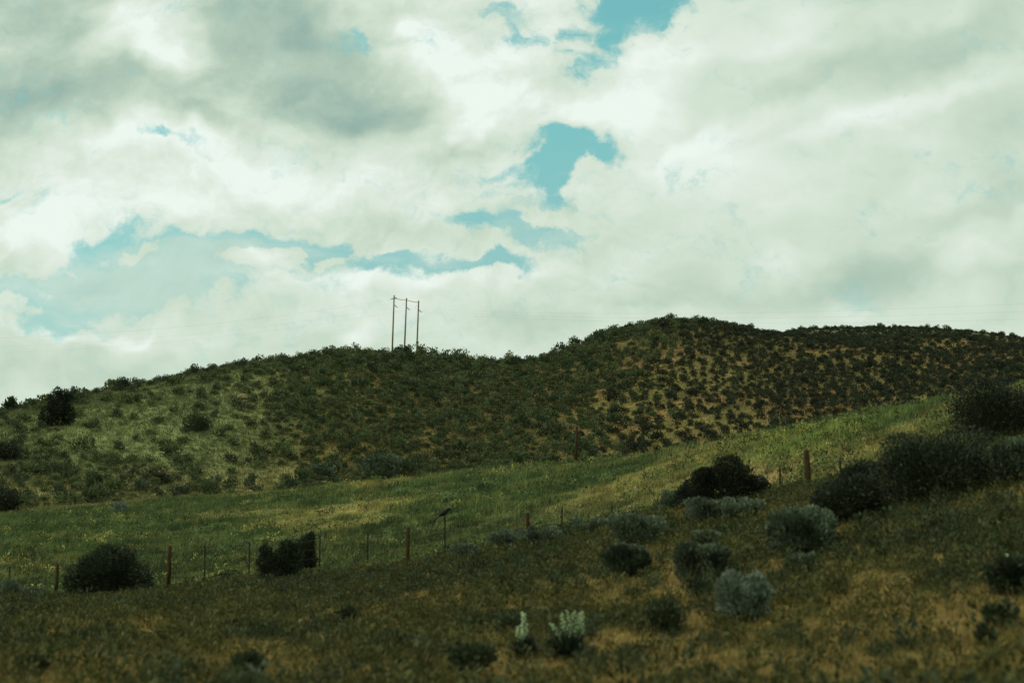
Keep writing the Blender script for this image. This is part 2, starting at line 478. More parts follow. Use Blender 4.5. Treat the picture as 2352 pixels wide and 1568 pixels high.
def height(az, rr, rough=True):
    az, rr = np.asarray(az, float).ravel(), np.asarray(rr, float).ravel()
    out = np.empty_like(rr)
    for s in range(0, len(rr), 60000):
        a, r = az[s:s + 60000], rr[s:s + 60000]
        R, Z = controls(a)
        h = np.diff(R, axis=0)
        dlt = np.diff(Z, axis=0) / h
        m = np.zeros_like(Z)
        m[0], m[-1] = dlt[0], dlt[-1]
        same = dlt[:-1] * dlt[1:] > 0
        w1_, w2_ = 2 * h[1:] + h[:-1], h[1:] + 2 * h[:-1]
        with np.errstate(divide='ignore', invalid='ignore'):
            hm = (w1_ + w2_) / (w1_ / dlt[:-1] + w2_ / dlt[1:])
        m[1:-1] = np.where(same, hm, 0.0)
        k = np.clip((r[None, :] >= R).sum(0) - 1, 0, NC - 2)
        ii = np.arange(len(r))
        r0, hh, z0, z1, m0, m1 = R[k, ii], h[k, ii], Z[k, ii], Z[k + 1, ii], m[k, ii], m[k + 1, ii]
        t = np.clip((r - r0) / hh, 0, 1)
        t2, t3 = t * t, t * t * t
        z = (2 * t3 - 3 * t2 + 1) * z0 + (t3 - 2 * t2 + t) * hh * m0 + (-2 * t3 + 3 * t2) * z1 + (t3 - t2) * hh * m1
        x, y = r * np.sin(a), r * np.cos(a)
        if rough:
            fade = sstep(r, 4, 14)
            z = z + fade * 0.16 * (fbm(x / 2.6, y / 2.6, 3, 4) - 0.5)
            hill = sstep(r, R[9], R[9] + 12) * (1 - 0.85 * sstep(r, R[13] - 22, R[13] - 2))
            z = z + hill * 2.8 * (fbm(x / 17 + 3, y / 34, 5, 3) - 0.5)
            z = z + sstep(r, R[9] - 6, R[9] + 6) * (1 - sstep(r, 300, 420)) * 0.45 * (fbm(x / 5, y / 5, 9, 4) - 0.5)
        # behind and far to the sides: gently rolling ground
        side = sstep(np.abs(a), math.radians(33), math.radians(52))
        gen = -1.45 + 0.02 * np.clip(r - 30, 0, 400) + 1.2 * (fbm(x / 40, y / 40, 21, 3) - 0.5) * sstep(r, 15, 60)
        out[s:s + 60000] = z * (1 - side) + gen * side
    return out

def project(x, y, z):
    D = y * math.cos(PITCH) + z * math.sin(PITCH)
    v = z * math.cos(PITCH) - y * math.sin(PITCH)
    return IW / 2 + FPX * x / D, IH / 2 - FPX * v / D

def on_ground(az, r):
    az, r = np.atleast_1d(az).astype(float), np.atleast_1d(r).astype(float)
    z = height(az, r)
    return np.stack([r * np.sin(az), r * np.cos(az), z], 1)

_march = np.concatenate([np.arange(6, 60, 0.12), np.arange(60, 300, 0.3)])
def hit(px, py, rmin=6.0):
    """first point of the land along the line of sight through a pixel"""
    d = ray(px, py)
    az = math.atan2(d[0], d[1])
    rr = _march[_march >= rmin]
    z = height(np.full_like(rr, az), rr)
    k = np.argmax(z >= d[2] * rr)
    if z[k] < d[2] * rr[k]:
        k = len(rr) - 1
    r = rr[k]
    return az, r, Vector((r * math.sin(az), r * math.cos(az), float(z[k])))

def az_of(px, py):
    d = ray(px, py)
    return math.atan2(d[0], d[1])

# ---- ground tints: what grows or lies there
def hill_tint(x, y, px, py):
    left = 1 - sstep(px + 0.35 * (py - 900), 480, 860)
    n = fbm(x / 6, y / 6, 31, 4)
    n2 = fbm(x / 2.2, y / 2.2, 37, 3)
    g = lerp3((0.118, 0.150, 0.056), (0.180, 0.205, 0.080), n)
    t = lerp3((0.080, 0.072, 0.024), (0.155, 0.130, 0.042), n)
    red = sstep(fbm(x / 7, y / 7, 41, 3), 0.56, 0.70) * sstep(px, 900, 1500)
    t = lerp3(t, (0.20, 0.125, 0.050), red * 0.5)
    c = lerp3(t, g, left)
    strip = sstep(py, 1060, 1120) * (1 - sstep(px, 700, 1000))
    c = lerp3(c, (0.17, 0.15, 0.06), strip * (0.4 + 0.5 * n2))
    back_ = sstep(np.hypot(x, y), 176, 196) * sstep(px, 1700, 1800)
    c = lerp3(c, (0.085, 0.090, 0.038), back_)
    wash = fbm(x / 14, y / 26, 43, 3)
    c = c * (0.78 + 0.44 * sstep(wash, 0.3, 0.7))[:, None]
    return c * (0.70 + 0.6 * n2)[:, None]

def meadow_tint(x, y, px, py):
    n = fbm(x / 7, y / 5, 51, 4)
    dry = sstep(n + 0.20 * sstep(px, 1000, 1700) - 0.10 * (1 - sstep(px, 200, 700)), 0.54, 0.70)
    g = lerp3((0.054, 0.090, 0.033), (0.092, 0.130, 0.044), fbm(x / 3, y / 3, 57, 3))
    c = lerp3(g, (0.25, 0.22, 0.075), dry * 0.8)
    bright = sstep(px, 1600, 1850) * sstep(fbm(x / 3.5, y / 3.5, 58, 3), 0.38, 0.6) * (1 - sstep(py, 1075, 1120))
    c = lerp3(c, (0.20, 0.25, 0.065), bright * 0.8)
    # a darker weedy belt just behind the fence
    fy2 = np.interp(px, [0, 400, 830, 1200, 1560, 1855, 2352], [1262, 1236, 1200, 1160, 1095, 1050, 980])
    belt = sstep(py - fy2, 0, 45) * (0.45 + 0.55 * sstep(fbm(x / 2.5, y / 2.5, 59, 3), 0.4, 0.6)) * (1 - sstep(px, 1450, 1650))
    c = lerp3(c, (0.056, 0.070, 0.026), belt * 0.75)
    bare = np.exp(-((px - 1735) / 85) ** 2 - ((py - 1110) / 34) ** 2)
    return lerp3(c, (0.30, 0.22, 0.095), np.clip(bare * 1.3, 0, 1))

def bareness_of(x, y, px, py):
    """how open the plant cover of the bank is"""
    far = sstep(np.hypot(x, y), 20, 38)
    return (0.36 * fbm(x / 2.2, y / 3.4, 71, 3) + 0.64 * fbm(x / 0.45, y / 0.7, 73, 3) - 0.026 + 0.075 * sstep(px, 1050, 2200) * sstep(py, 1200, 1480)
            + 0.05 * sstep(py, 1400, 1560) - 0.06 * far)

def bank_tint(x, y, px, py):
    n = fbm(x / 1.1, y / 1.6, 61, 4)
    far = sstep(np.hypot(x, y), 22, 40)
    soil = lerp3((0.130, 0.092, 0.029), (0.215, 0.156, 0.047), fbm(x / 0.5, y / 0.5, 67, 3))
    litter = lerp3((0.060, 0.062, 0.020), (0.105, 0.092, 0.030), n)
    bare = sstep(bareness_of(x, y, px, py), 0.44, 0.56)
    return lerp3(litter, soil, bare)

def zone_of(az, r):
    R, _ = controls(az)
    return np.where(r < R[4] + 0.6, 0, np.where(r < R[7] + 1.5, 1, 2))

def land_tint(az, r, x, y, z):
    px, py = project(x, np.maximum(y, 1.0), z)
    R, _ = controls(az)
    w01 = sstep(r, R[4] - 0.5, R[4] + 2.0)[:, None]
    w12 = sstep(r, R[7] - 0.5, R[7] + 3.5)[:, None]
    c = bank_tint(x, y, px, py) * (1 - w01) + meadow_tint(x, y, px, py) * w01
    return c * (1 - w12) + hill_tint(x, y, px, py) * w12

# ---- the sheets: one continuous surface, cut along the fence line, the meadow's rim and the draw between the hills
front = np.radians(np.linspace(-32, 32, 430))
back = np.radians(np.concatenate([np.arange(37, 180, 6.0)]))
azs = np.concatenate([-back[::-1], front, back])
rows = [0.2, 1.0, 2.2, 3.6]
while rows[-1] < 430: rows.append(rows[-1] * 1.0125)
rows += [500, 650, 900, 1400, 2200, 3200]
rows = np.array(rows)
AZ, RR = np.meshgrid(azs, rows)
ZZ = height(AZ, RR).reshape(AZ.shape)
XX, YY = RR * np.sin(AZ), RR * np.cos(AZ)
cols_all = land_tint(AZ.ravel(), RR.ravel(), XX.ravel(), YY.ravel(), ZZ.ravel())
nr, na = AZ.shape
VALL = np.stack([XX.ravel(), YY.ravel(), ZZ.ravel()], 1)
idx = np.arange(nr * na).reshape(nr, na)
nxt = np.roll(idx, -1, axis=1)
quads = np.stack([idx[:-1], nxt[:-1], nxt[1:], idx[1:]], -1)          # (nr-1, na, 4)
cr_, ca_ = RR[:-1], AZ[:-1]
zone = zone_of(ca_.ravel(), cr_.ravel()).reshape(cr_.shape)
sideways = np.abs(ca_) > math.radians(34)
zone = np.where(sideways, 0, zone)
split = np.interp(cr_, [95, 150, 170, 260], [az_of(1470, 1060), az_of(1200, 835), az_of(1190, 830), az_of(1190, 830)])
zone = np.where((zone == 2) & (ca_ > split), 3, zone)
def sheet(name, z, label):
    q = quads[zone == z]
    used, inv = np.unique(q.ravel(), return_inverse=True)
    polys = [inv.reshape(-1, 4)]
    v = VALL[used]
    if z == 0:      # close the middle under the camera
        c = len(v)
        v = np.vstack([v, [[0, 0, -1.45]]])
        ring = np.searchsorted(used, idx[0])
        polys.append(np.stack([np.full(na, c), np.roll(ring, -1), ring], 1))
        cc = np.vstack([cols_all[used], cols_all[idx[0][:1]]])
    else:
        cc = cols_all[used]
    me = mesh_np(name, v, polys, MAT_SOIL, cc, True)
    return tag(link(name, me), kind='structure', label=label)
sheet("ground", 0, "brown and olive roadside bank rising to the fence")
sheet("field", 1, "green meadow slope beyond the wire fence")
sheet("hill", 2, "grassy shrub-dotted hill carrying the three power poles")
sheet("hill", 3, "tan bush-speckled hill with the rounded higher summit")

# ------------------------------------------------------------------ grass and ground cover
def blades(P, n, h, w, spread, lean, cols, cvar=0.25, rng=RNG, wind=(0.0, 0.0)):
    """n grass blades on each tuft of P; h, w per tuft; returns verts, tris, colours"""
    T = len(P)
    N_ = T * n
    base = np.repeat(P, n, 0)
    hh = np.repeat(h, n) * rng.uniform(0.6, 1.15, N_)
    ww = np.repeat(w, n)
    ang = rng.uniform(0, 2 * np.pi, N_)
    off = np.stack([np.cos(ang), np.sin(ang), np.zeros(N_)], 1)
    rad = np.repeat(spread, n) * np.sqrt(rng.uniform(0, 1, N_))
    base = base + off * rad[:, None]
    d = off * (lean * rng.uniform(0.2, 1.0, N_))[:, None]
    d[:, 0] += wind[0]; d[:, 1] += wind[1]
    d[:, 2] = 1.0
    d /= np.linalg.norm(d, axis=1)[:, None]
    a2 = rng.uniform(0, 2 * np.pi, N_)
    side = np.stack([np.cos(a2), np.sin(a2), np.zeros(N_)], 1) * (ww * 0.5)[:, None]
    base[:, 2] -= 0.03
    v = np.empty((N_, 3, 3), np.float32)
    v[:, 0] = base - side
    v[:, 1] = base + side
    v[:, 2] = base + d * (hh + 0.03)[:, None]
    c = np.repeat(cols, n, 0) * rng.uniform(1 - cvar, 1 + cvar, N_)[:, None]
    c = np.repeat(c, 3, 0)
    return v.reshape(-1, 3), np.arange(N_ * 3).reshape(-1, 3), c

def scatter(n, amin, amax, rfun):
    """n points with azimuth limits and a range rule giving (lo, hi) at each azimuth"""
    az = RNG.uniform(amin, amax, n)
    R, _ = controls(az)
    lo, hi = rfun(R)
    r = lo + (hi - lo) * RNG.uniform(0, 1, n)
    return az, r

AMAX = math.radians(30.5)

# meadow grass
az, r = scatter(125000, -AMAX, AMAX, lambda R: (R[4] + 0.7, R[7] + 2.2))
P = on_ground(az, r)
px, py = project(P[:, 0], P[:, 1], P[:, 2])
col = meadow_tint(P[:, 0], P[:, 1], px, py)
dryness = sstep(col[:, 0] / col[:, 1], 0.75, 1.05)
tuft = fbm(P[:, 0] / 0.8, P[:, 1] / 0.8, 77, 2)
hgt = (0.10 + 0.24 * sstep(tuft, 0.25, 0.75)) * (1 - 0.40 * dryness)
bareness = np.exp(-((px - 1735) / 85) ** 2 - ((py - 1110) / 34) ** 2)
keep = RNG.uniform(0, 1, len(P)) > 0.75 * bareness
P, col, hgt = P[keep], col[keep] * 1.10, hgt[keep]
col *= ((0.35 + 1.3 * fbm(P[:, 0] / 0.9, P[:, 1] / 1.3, 79, 3)) * RNG.uniform(0.7, 1.3, len(P)))[:, None]
yn = sstep(fbm(P[:, 0] / 1.8, P[:, 1] / 2.4, 80, 3), 0.50, 0.68)
yel = (RNG.uniform(0, 1, len(P)) < 0.05 + 0.45 * yn)
col[yel] = col[yel] * 0.35 + np.array((0.27, 0.26, 0.085)) * 0.65
v, t, c = blades(P, 5, hgt, np.full(len(P), 0.034), np.full(len(P), 0.16), 0.45, col, 0.40, wind=(0.26, 0.0))
me = mesh_np("meadow_grass", v, [t], MAT_GRASS, c)
tag(link("meadow_grass", me), "tall green grass with yellow seed heads covering the meadow slope", "grass", kind='stuff')

# hill grass
az, r = scatter(150000, -AMAX, AMAX, lambda R: (R[7] + 2.0, R[13] + 6))
P = on_ground(az, r)
px, py = project(P[:, 0], P[:, 1], P[:, 2])
col = hill_tint(P[:, 0], P[:, 1], px, py) * 1.08
leftness = 1 - sstep(px, 700, 1200)
hgt = RNG.uniform(0.10, 0.24, len(P)) * (0.7 + 0.5 * leftness)
v, t, c = blades(P, 3, hgt, np.full(len(P), 0.07), np.full(len(P), 0.16), 0.6, col, 0.3)
me = mesh_np("hill_grass", v, [t], MAT_GRASS, c)
tag(link("hill_grass", me), "short olive and tan bunch grass between the hillside shrubs", "grass", kind='stuff')

def sprigs(pos, dirs, ln, wd, cols, rng=RNG):
    """leafy sprigs: one kite-shaped face each"""
    n = len(pos)
    d = dirs / np.linalg.norm(dirs, axis=1)[:, None]
    rnd = rng.normal(size=(n, 3))
    s = np.cross(d, rnd)
    s /= np.linalg.norm(s, axis=1)[:, None] + 1e-9
    v = np.empty((n, 4, 3), np.float32)
    v[:, 0] = pos
    mid = pos + d * (ln * 0.55)[:, None]
    v[:, 1] = mid + s * (wd * 0.5)[:, None]
    v[:, 2] = pos + d * ln[:, None]
    v[:, 3] = mid - s * (wd * 0.5)[:, None]
    return v.reshape(-1, 3), np.arange(n * 4).reshape(-1, 4), np.repeat(cols, 4, 0)

def clumps(P, big, fcol, n, flat=1.0):
    N_ = len(P) * n
    a = RNG.uniform(0, 2 * np.pi, N_)
    hfrac = RNG.uniform(0, 0.75, N_)
    B = np.repeat(big, n)
    pos = np.repeat(P, n, 0) + np.stack([np.cos(a), np.sin(a), np.zeros(N_)], 1) * (B * 0.30 * flat * np.sqrt(RNG.uniform(0, 1, N_)))[:, None]
    pos[:, 2] += hfrac * B - 0.01
    dr = np.stack([np.cos(a) * 0.55, np.sin(a) * 0.55, RNG.uniform(0.35, 1.1, N_)], 1)
    ln = B * RNG.uniform(0.16, 0.32, N_)
    return sprigs(pos, dr, ln, ln * RNG.uniform(0.28, 0.5, N_), np.repeat(fcol, n, 0) * RNG.uniform(0.75, 1.3, N_)[:, None])

# weeds and flowering clumps in the meadow
az, r = scatter(6800, -AMAX, AMAX, lambda R: (R[4] + 1.2, R[7] + 1.2))
P = on_ground(az, r)
px, py = project(P[:, 0], P[:, 1], P[:, 2])
wn = fbm(P[:, 0] / 3.5, P[:, 1] / 4.5, 101, 3)
keep = RNG.uniform(0, 1, len(P)) < 0.25 + 0.75 * sstep(wn, 0.42, 0.6)
P, px, py = P[keep], px[keep], py[keep]
pick = RNG.uniform(0, 1, len(P))
yn = fbm(P[:, 0] / 2.2, P[:, 1] / 3.0, 103, 3)
pick = np.where((pick > 0.72) & (yn < 0.53), 0.5 * pick, pick)
wcol = np.where((pick < 0.40)[:, None], np.array((0.045, 0.062, 0.024)), np.where((pick < 0.72)[:, None], np.array((0.11, 0.155, 0.05)), np.array((0.30, 0.28, 0.085))))
wcol = wcol * RNG.uniform(0.75, 1.25, len(P))[:, None]
v, q, c = clumps(P, RNG.uniform(0.22, 0.50, len(P)), wcol, 30, 1.5)
me = mesh_np("meadow_weeds", v, [q], MAT_FORB, c)
tag(link("meadow_weeds", me), "dark and yellow-flowering weed clumps standing among the meadow grass", "weeds", kind='stuff')

# low forbs on the bank: upright leafy clumps
az, r = scatter(32000, -AMAX, AMAX, lambda R: (R[2] * 0.60, R[4] + 0.8))
P = on_ground(az, r)
px, py = project(P[:, 0], P[:, 1], P[:, 2])
gapn = bareness_of(P[:, 0], P[:, 1], px, py)
keep = RNG.uniform(0, 1, len(P)) > 0.80 * sstep(gapn, 0.48, 0.62)
P, r = P[keep], r[keep]
n = 34
T = len(P)
big = RNG.uniform(0.08, 0.25, T) * np.where(RNG.uniform(0, 1, T) < 0.12, 1.6, 1.0)
kind_ = fbm(P[:, 0] / 1.5, P[:, 1] / 1.5, 83, 2)
fcol = lerp3((0.038, 0.052, 0.020), (0.076, 0.078, 0.023), sstep(kind_, 0.35, 0.65)) * RNG.uniform(0.7, 1.25, T)[:, None]
blue = RNG.uniform(0, 1, T) < 0.05
fcol[blue] = np.array((0.045, 0.068, 0.042)) * RNG.uniform(0.8, 1.2, blue.sum())[:, None]
v, q, c = clumps(P, big, fcol, n)
me = mesh_np("ground_cover", v, [q], MAT_FORB, c)
tag(link("ground_cover", me), "low dark green leafy weeds scattered over the roadside bank", "weeds", kind='stuff')

# dry grass on the bank
az, r = scatter(64000, -AMAX, AMAX, lambda R: (R[2] * 0.60, R[4] + 1.0))
P = on_ground(az, r)
px, py = project(P[:, 0], P[:, 1], P[:, 2])
gapn = bareness_of(P[:, 0], P[:, 1], px, py)
dry = sstep(gapn + 0.16 * (RNG.uniform(0, 1, len(P)) - 0.5), 0.44, 0.60)
gcol = lerp3((0.062, 0.066, 0.020), (0.185, 0.145, 0.044), dry)
hgt = RNG.uniform(0.06, 0.17, len(P))
v, t, c = blades(P, 4, hgt, np.full(len(P), 0.011) + r * 0.0003, np.full(len(P), 0.09), 0.9, gcol, 0.35, wind=(0.35, 0.1))
me = mesh_np("dry_grass", v, [t], MAT_GRASS, c)
tag(link("dry_grass", me), "thin straw-coloured grass lying over the brown bank", "grass", kind='stuff')

# ------------------------------------------------------------------ shrubs
def shrub_mesh(name, n, w, h, seed, base, tipc=None, lobes=7, leaf=0.1, mat=None, up=0.5, aspect=0.35, low=0.12, rag=0.35, tuft=None, lsize=1.0, lz_small=0.0, core=True, lop=None, spread=0.66):
    """leafy shrub: sprigs spread through several uneven lobes; w, h in metres, origin at its foot"""
    rg = np.random.default_rng(seed)
    L = []
    for k in range(lobes):
        a = rg.uniform(0, 2 * np.pi)
        rad = 0.5 * math.sqrt(rg.uniform(0, 1)) * spread
        lr = rg.uniform(0.20, 0.34)
        lz = rg.uniform(0.30, 1.0 - lr * 0.8)
        L.append((rad * math.cos(a), rad * math.sin(a), lz, lr * rg.uniform(0.8, 1.15)))
        L[-1] = (L[-1][0], L[-1][1], L[-1][2] * (1 - lz_small) + lz_small * min(0.92, L[-1][2] + 0.2), L[-1][3] * lsize)
    if core: L.append((0.0, 0.0, 0.40, 0.36) if lz_small == 0.0 else (0.0, 0.0, 0.30, 0.27))                         # a full middle
    if lop: L = lop
    L = np.array(L)
    wts = L[:, 3] ** 2
    k = rg.choice(len(L), n, p=wts / wts.sum())
    d = rg.normal(size=(n, 3)); d /= np.linalg.norm(d, axis=1)[:, None]
    rr_ = L[k, 3] * rg.uniform(0.25, 1.0, n) ** 0.45
    p = L[k, :3] + d * rr_[:, None] * np.array((1, 1, 1.05))
    drop = rg.uniform(0, 1, n) < 0.22                       # some reach down towards the foot
    p[drop, 2] *= rg.uniform(low, 0.9, drop.sum())
    p[:, 2] = np.abs(p[:, 2])
    out = p - np.array((0, 0, 0.12))
    out /= np.linalg.norm(out, axis=1)[:, None] + 1e-6
    dirs = out * 0.75 + d * 0.35 + np.array((0, 0, up)) + rg.normal(size=(n, 3)) * rag
    P_ = p * np.array((w, w, h))
    ln = leaf * rg.uniform(0.55, 1.35, n)
    lobe_tone = rg.uniform(0.75, 1.25, len(L))
    tone = lobe_tone[k] * rg.uniform(0.65, 1.35, n)
    colr = np.asarray(base)[None, :] * tone[:, None]
    if tipc is not None:
        young = rg.uniform(0, 1, n) < 0.40
        if tuft:        # whole branches carry the silvery leaves
            young = np.where((rg.uniform(0, 1, len(L)) < tuft)[k], rg.uniform(0, 1, n) < 0.8, rg.uniform(0, 1, n) < 0.06)
        colr[young] = np.asarray(tipc) * rg.uniform(0.75, 1.2, young.sum())[:, None]
    v, q, c = sprigs(P_, dirs, ln, ln * aspect * rg.uniform(0.7, 1.3, n), colr, rg)
    return mesh_np(name, v, [q], mat or MAT_SAGE, c)

def tube(pts_, radii, sides=6, cap=True):
    pts_ = np.asarray(pts_, float)
    v, f = [], []
    up_ = np.array((0.13, 0.21, 0.97))
    for i, p in enumerate(pts_):
        t = pts_[min(i + 1, len(pts_) - 1)] - pts_[max(i - 1, 0)]
        t /= np.linalg.norm(t) + 1e-9
        a_ = np.cross(t, up_ if abs(t @ up_) < 0.95 else np.array((1, 0, 0.0)))
        a_ /= np.linalg.norm(a_); b_ = np.cross(t, a_)
        for s in range(sides):
            an = 2 * np.pi * s / sides
            v.append(p + radii[i] * (math.cos(an) * a_ + math.sin(an) * b_))
    for i in range(len(pts_) - 1):
        for s in range(sides):
            s2 = (s + 1) % sides
            f.append((i * sides + s, i * sides + s2, (i + 1) * sides + s2, (i + 1) * sides + s))
    fc = []
    if cap:
        fc = [tuple(range(sides))[::-1], tuple((len(pts_) - 1) * sides + s for s in range(sides))]
    return v, f, fc

class MB:
    """collects tubes and faces into one mesh"""
    def __init__(self): self.v, self.f = [], []
    def add(self, v, f):
        b = len(self.v); self.v += [tuple(p) for p in v]; self.f += [tuple(i + b for i in q) for q in f]; return self
    def tube(self, p, r, sides=8):
        v, f, c = tube(p, r, sides); return self.add(v, f + c)
    def box(self, c, s, rz=0.0):
        x, y, z = np.array(s) / 2
        ca, sa = math.cos(rz), math.sin(rz)
        v = [(c[0] + ca * a - sa * b, c[1] + sa * a + ca * b, c[2] + e) for a in (-x, x) for b in (-y, y) for e in (-z, z)]
        return self.add(v, [(0, 1, 3, 2), (4, 6, 7, 5), (0, 4, 5, 1), (2, 3, 7, 6), (0, 2, 6, 4), (1, 5, 7, 3)])
    def build(self, name, mat, parent=None, smooth_shade=True):
        me = bpy.data.meshes.new(name)
        me.from_pydata(self.v, [], self.f)
        if smooth_shade:
            me.polygons.foreach_set("use_smooth", [len(p.vertices) == 4 for p in me.polygons])
        me.materials.append(mat)
        me.update()
        return link(name, me, parent)

def stems(parent, w, h, seed, n=6, rad=0.02):
    rg = np.random.default_rng(seed)
    mb = MB()
    for k in range(n):
        a = rg.uniform(0, 2 * np.pi)
        tip = np.array((math.cos(a) * w * 0.2, math.sin(a) * w * 0.2, h * rg.uniform(0.4, 0.62)))
        midp = tip * 0.45 + np.array((rg.normal() * 0.05 * w, rg.normal() * 0.05 * w, 0.0))
        mb.tube([(0, 0, -0.08), midp, tip], [rad, rad * 0.65, rad * 0.2], 5)
    return mb.build("stem", MAT_BARK, parent)

SAGE_DARK = (0.050, 0.066, 0.036)
SAGE_PALE = (0.175, 0.215, 0.150)
DARK_GREEN = (0.021, 0.031, 0.017)

# (px centre, py foot, width px, height px, name, category, label, style)
NEAR = [
    (246, 1368, 180, 108, "shrub", "round", "dark rounded bush at the fence between the two leftmost wooden posts"),
    (642, 1334, 105, 92, "shrub", "round", "dark bush by the fence, broader half of the twin-topped pair"),
    (703, 1322, 60, 88, "shrub", "upright", "narrow upright dark bush leaning on the broader twin-topped bush by the fence"),
    (1664, 1158, 205, 108, "juniper", "spreading", "blackish spreading juniper with jagged top standing left of the tall rusty post"),
    (2150, 1150, 270, 158, "shrub", "soft", "huge soft dark green bush on the bank top below the right edge tree"),
    (2290, 1012, 235, 128, "juniper", "spreading", "large blackish juniper highest on the bank at the right edge"),
    (2322, 1110, 130, 105, "sagebrush", "pale", "grey-green bush at the right edge under the large blackish juniper"),
    (1712, 1424, 112, 96, "sagebrush", "bright", "pale silvery sagebrush alone on the brown lower bank, brightest of all"),
    (1606, 1336, 152, 92, "sagebrush", "pale", "wide sagebrush with pale tufted top up-left of the silvery one"),
    (1448, 1322, 124, 78, "sagebrush", "pale", "low dark-footed sagebrush left of the wide pale-topped one"),
    (1842, 1272, 160, 112, "sagebrush", "pale", "big grey sagebrush with black shaded foot under the tall rusty post"),
    (1462, 1256, 150, 84, "sagebrush", "pale", "broad grey-green sagebrush clump below the blackish jagged juniper's left end"),
    (1632, 1196, 120, 52, "sagebrush", "silver", "grey sagebrush at the foot of the blackish spreading juniper"),
    (1702, 1192, 90, 48, "sagebrush", "silver", "small sagebrush at the right foot of the blackish spreading juniper"),
    (1552, 1172, 80, 54, "sagebrush", "pale", "sagebrush tucked against the left flank of the spreading juniper"),
    (1942, 1196, 150, 92, "shrub", "soft", "dark soft bush just right of the big grey sagebrush"),
    (1256, 1250, 84, 40, "sagebrush", "silver", "low silver sagebrush in front of the short rusty post"),
    (1164, 1258, 86, 44, "sagebrush", "silver", "low silver sagebrush left of the short rusty post"),
    (1076, 1284, 82, 36, "sagebrush", "silver", "small pale sagebrush right of the post where the bird perches"),
    (1362, 1226, 90, 36, "sagebrush", "silver", "low sagebrush right of the short rusty post along the fence"),
    (1420, 1214, 64, 34, "sagebrush", "silver", "small sagebrush under the thin fence post beside the grey clump"),
    (1605, 1372, 66, 42, "shrub", "weedy", "small dark bush just below the wide pale-topped sagebrush"),
    (1526, 1452, 110, 66, "shrub", "weedy", "dark olive bush on the lower bank left of the silvery sagebrush"),
    (800, 1436, 56, 36, "shrub", "weedy", "small black-green bush alone in the middle of the lower left bank"),
    (1082, 1556, 108, 66, "shrub", "weedy", "dark bush at the bottom left of the white-flowered yucca"),
    (1170, 1462, 48, 42, "shrub", "weedy", "little dark bush left of the pair of slim white flower spikes"),
    (520, 1340, 74, 30, "shrub", "weedy", "low dark bush along the fence between the thin posts and the twin-topped bush"),
    (2330, 1362, 92, 66, "shrub", "round", "dark bush under the single white flower spike at the right edge"),
    (2300, 1440, 64, 44, "shrub", "weedy", "dim green bush below the one with the single white flower spike"),
    (2266, 1492, 38, 46, "shrub", "weedy", "small upright dark bush on bare tan soil near the lower right corner"),
    (12, 1378, 70, 44, "sagebrush", "silver", "pale sagebrush at the left edge beside the leftmost post"),
    (70, 1376, 60, 26, "sagebrush", "silver", "low pale sagebrush just left of the leftmost wooden post"),
    (1085, 1316, 56, 28, "shrub", "weedy", "low dark bush right of the bird's post below the pale sagebrush"),
    (1618, 1258, 70, 40, "sagebrush", "pale", "small sagebrush between the grey clump and the big grey sagebrush"),
    (1845, 1316, 60, 44, "sagebrush", "pale", "small pale sagebrush directly below the big grey sagebrush"),
    (1985, 1120, 110, 62, "shrub", "soft", "green bush at the left shoulder of the huge soft dark bush"),
    (2210, 1070, 150, 60, "sagebrush", "pale", "grey-green bush between the huge soft bush and the blackish juniper"),
    (1118, 1132, 46, 22, "shrub", "weedy", "small dark bush alone in the green meadow above the bird"),
    (274, 1182, 36, 24, "sagebrush", "bright", "small silvery sagebrush on the far rim of the meadow"),
    (545, 1452, 44, 24, "shrub", "weedy", "tiny dark bush low on the bank beneath the pair of fence bushes"),
    (78, 1548, 70, 36, "shrub", "weedy", "dark bush in the lower left corner of the bank"),
    (560, 1562, 84, 50, "shrub", "weedy", "dark green bush at the bottom left of centre on the bank"),
]
SHAPES = {      # lobes (x, y, z, radius) of bushes with a silhouette of their own
    1664: [(-0.30, 0, 0.30, 0.20), (-0.15, 0.05, 0.50, 0.22), (-0.22, -0.1, 0.58, 0.12), (0.06, 0, 0.76, 0.17), (0.0, 0, 0.55, 0.24), (0.16, -0.06, 0.58, 0.18),
           (0.33, 0, 0.42, 0.14), (0.44, 0, 0.36, 0.075), (0.25, 0.1, 0.35, 0.18), (0, 0, 0.28, 0.32), (-0.40, 0, 0.22, 0.12), (0.10, 0, 0.88, 0.08)],
    642:  [(-0.28, 0, 0.42, 0.22), (-0.30, 0, 0.68, 0.14), (0.05, 0, 0.50, 0.24), (0.12, 0, 0.78, 0.15), (0.32, 0, 0.55, 0.16), (0, 0, 0.25, 0.34), (0.30, 0, 0.78, 0.10)],
    703:  [(0.0, 0, 0.30, 0.40), (-0.08, 0, 0.55, 0.36), (0.05, 0, 0.72, 0.26), (0.16, 0, 0.90, 0.14)],
    246:  [(0, 0, 0.45, 0.36), (-0.25, 0.1, 0.35, 0.27), (0.25, -0.1, 0.37, 0.27), (0.02, 0.2, 0.60, 0.26), (-0.1, -0.2, 0.60, 0.24), (0.14, 0, 0.74, 0.20), (-0.36, 0, 0.22, 0.16), (0.38, 0, 0.24, 0.16), (-0.05, 0, 0.82, 0.14)],
    132:  [(-0.25, 0, 0.25, 0.26), (0.0, 0, 0.42, 0.30), (0.20, 0, 0.30, 0.26), (-0.10, 0, 0.68, 0.20), (0.12, 0, 0.76, 0.17), (0.36, 0, 0.90, 0.10), (0.25, 0, 0.72, 0.14), (-0.05, 0, 0.88, 0.10)],
}
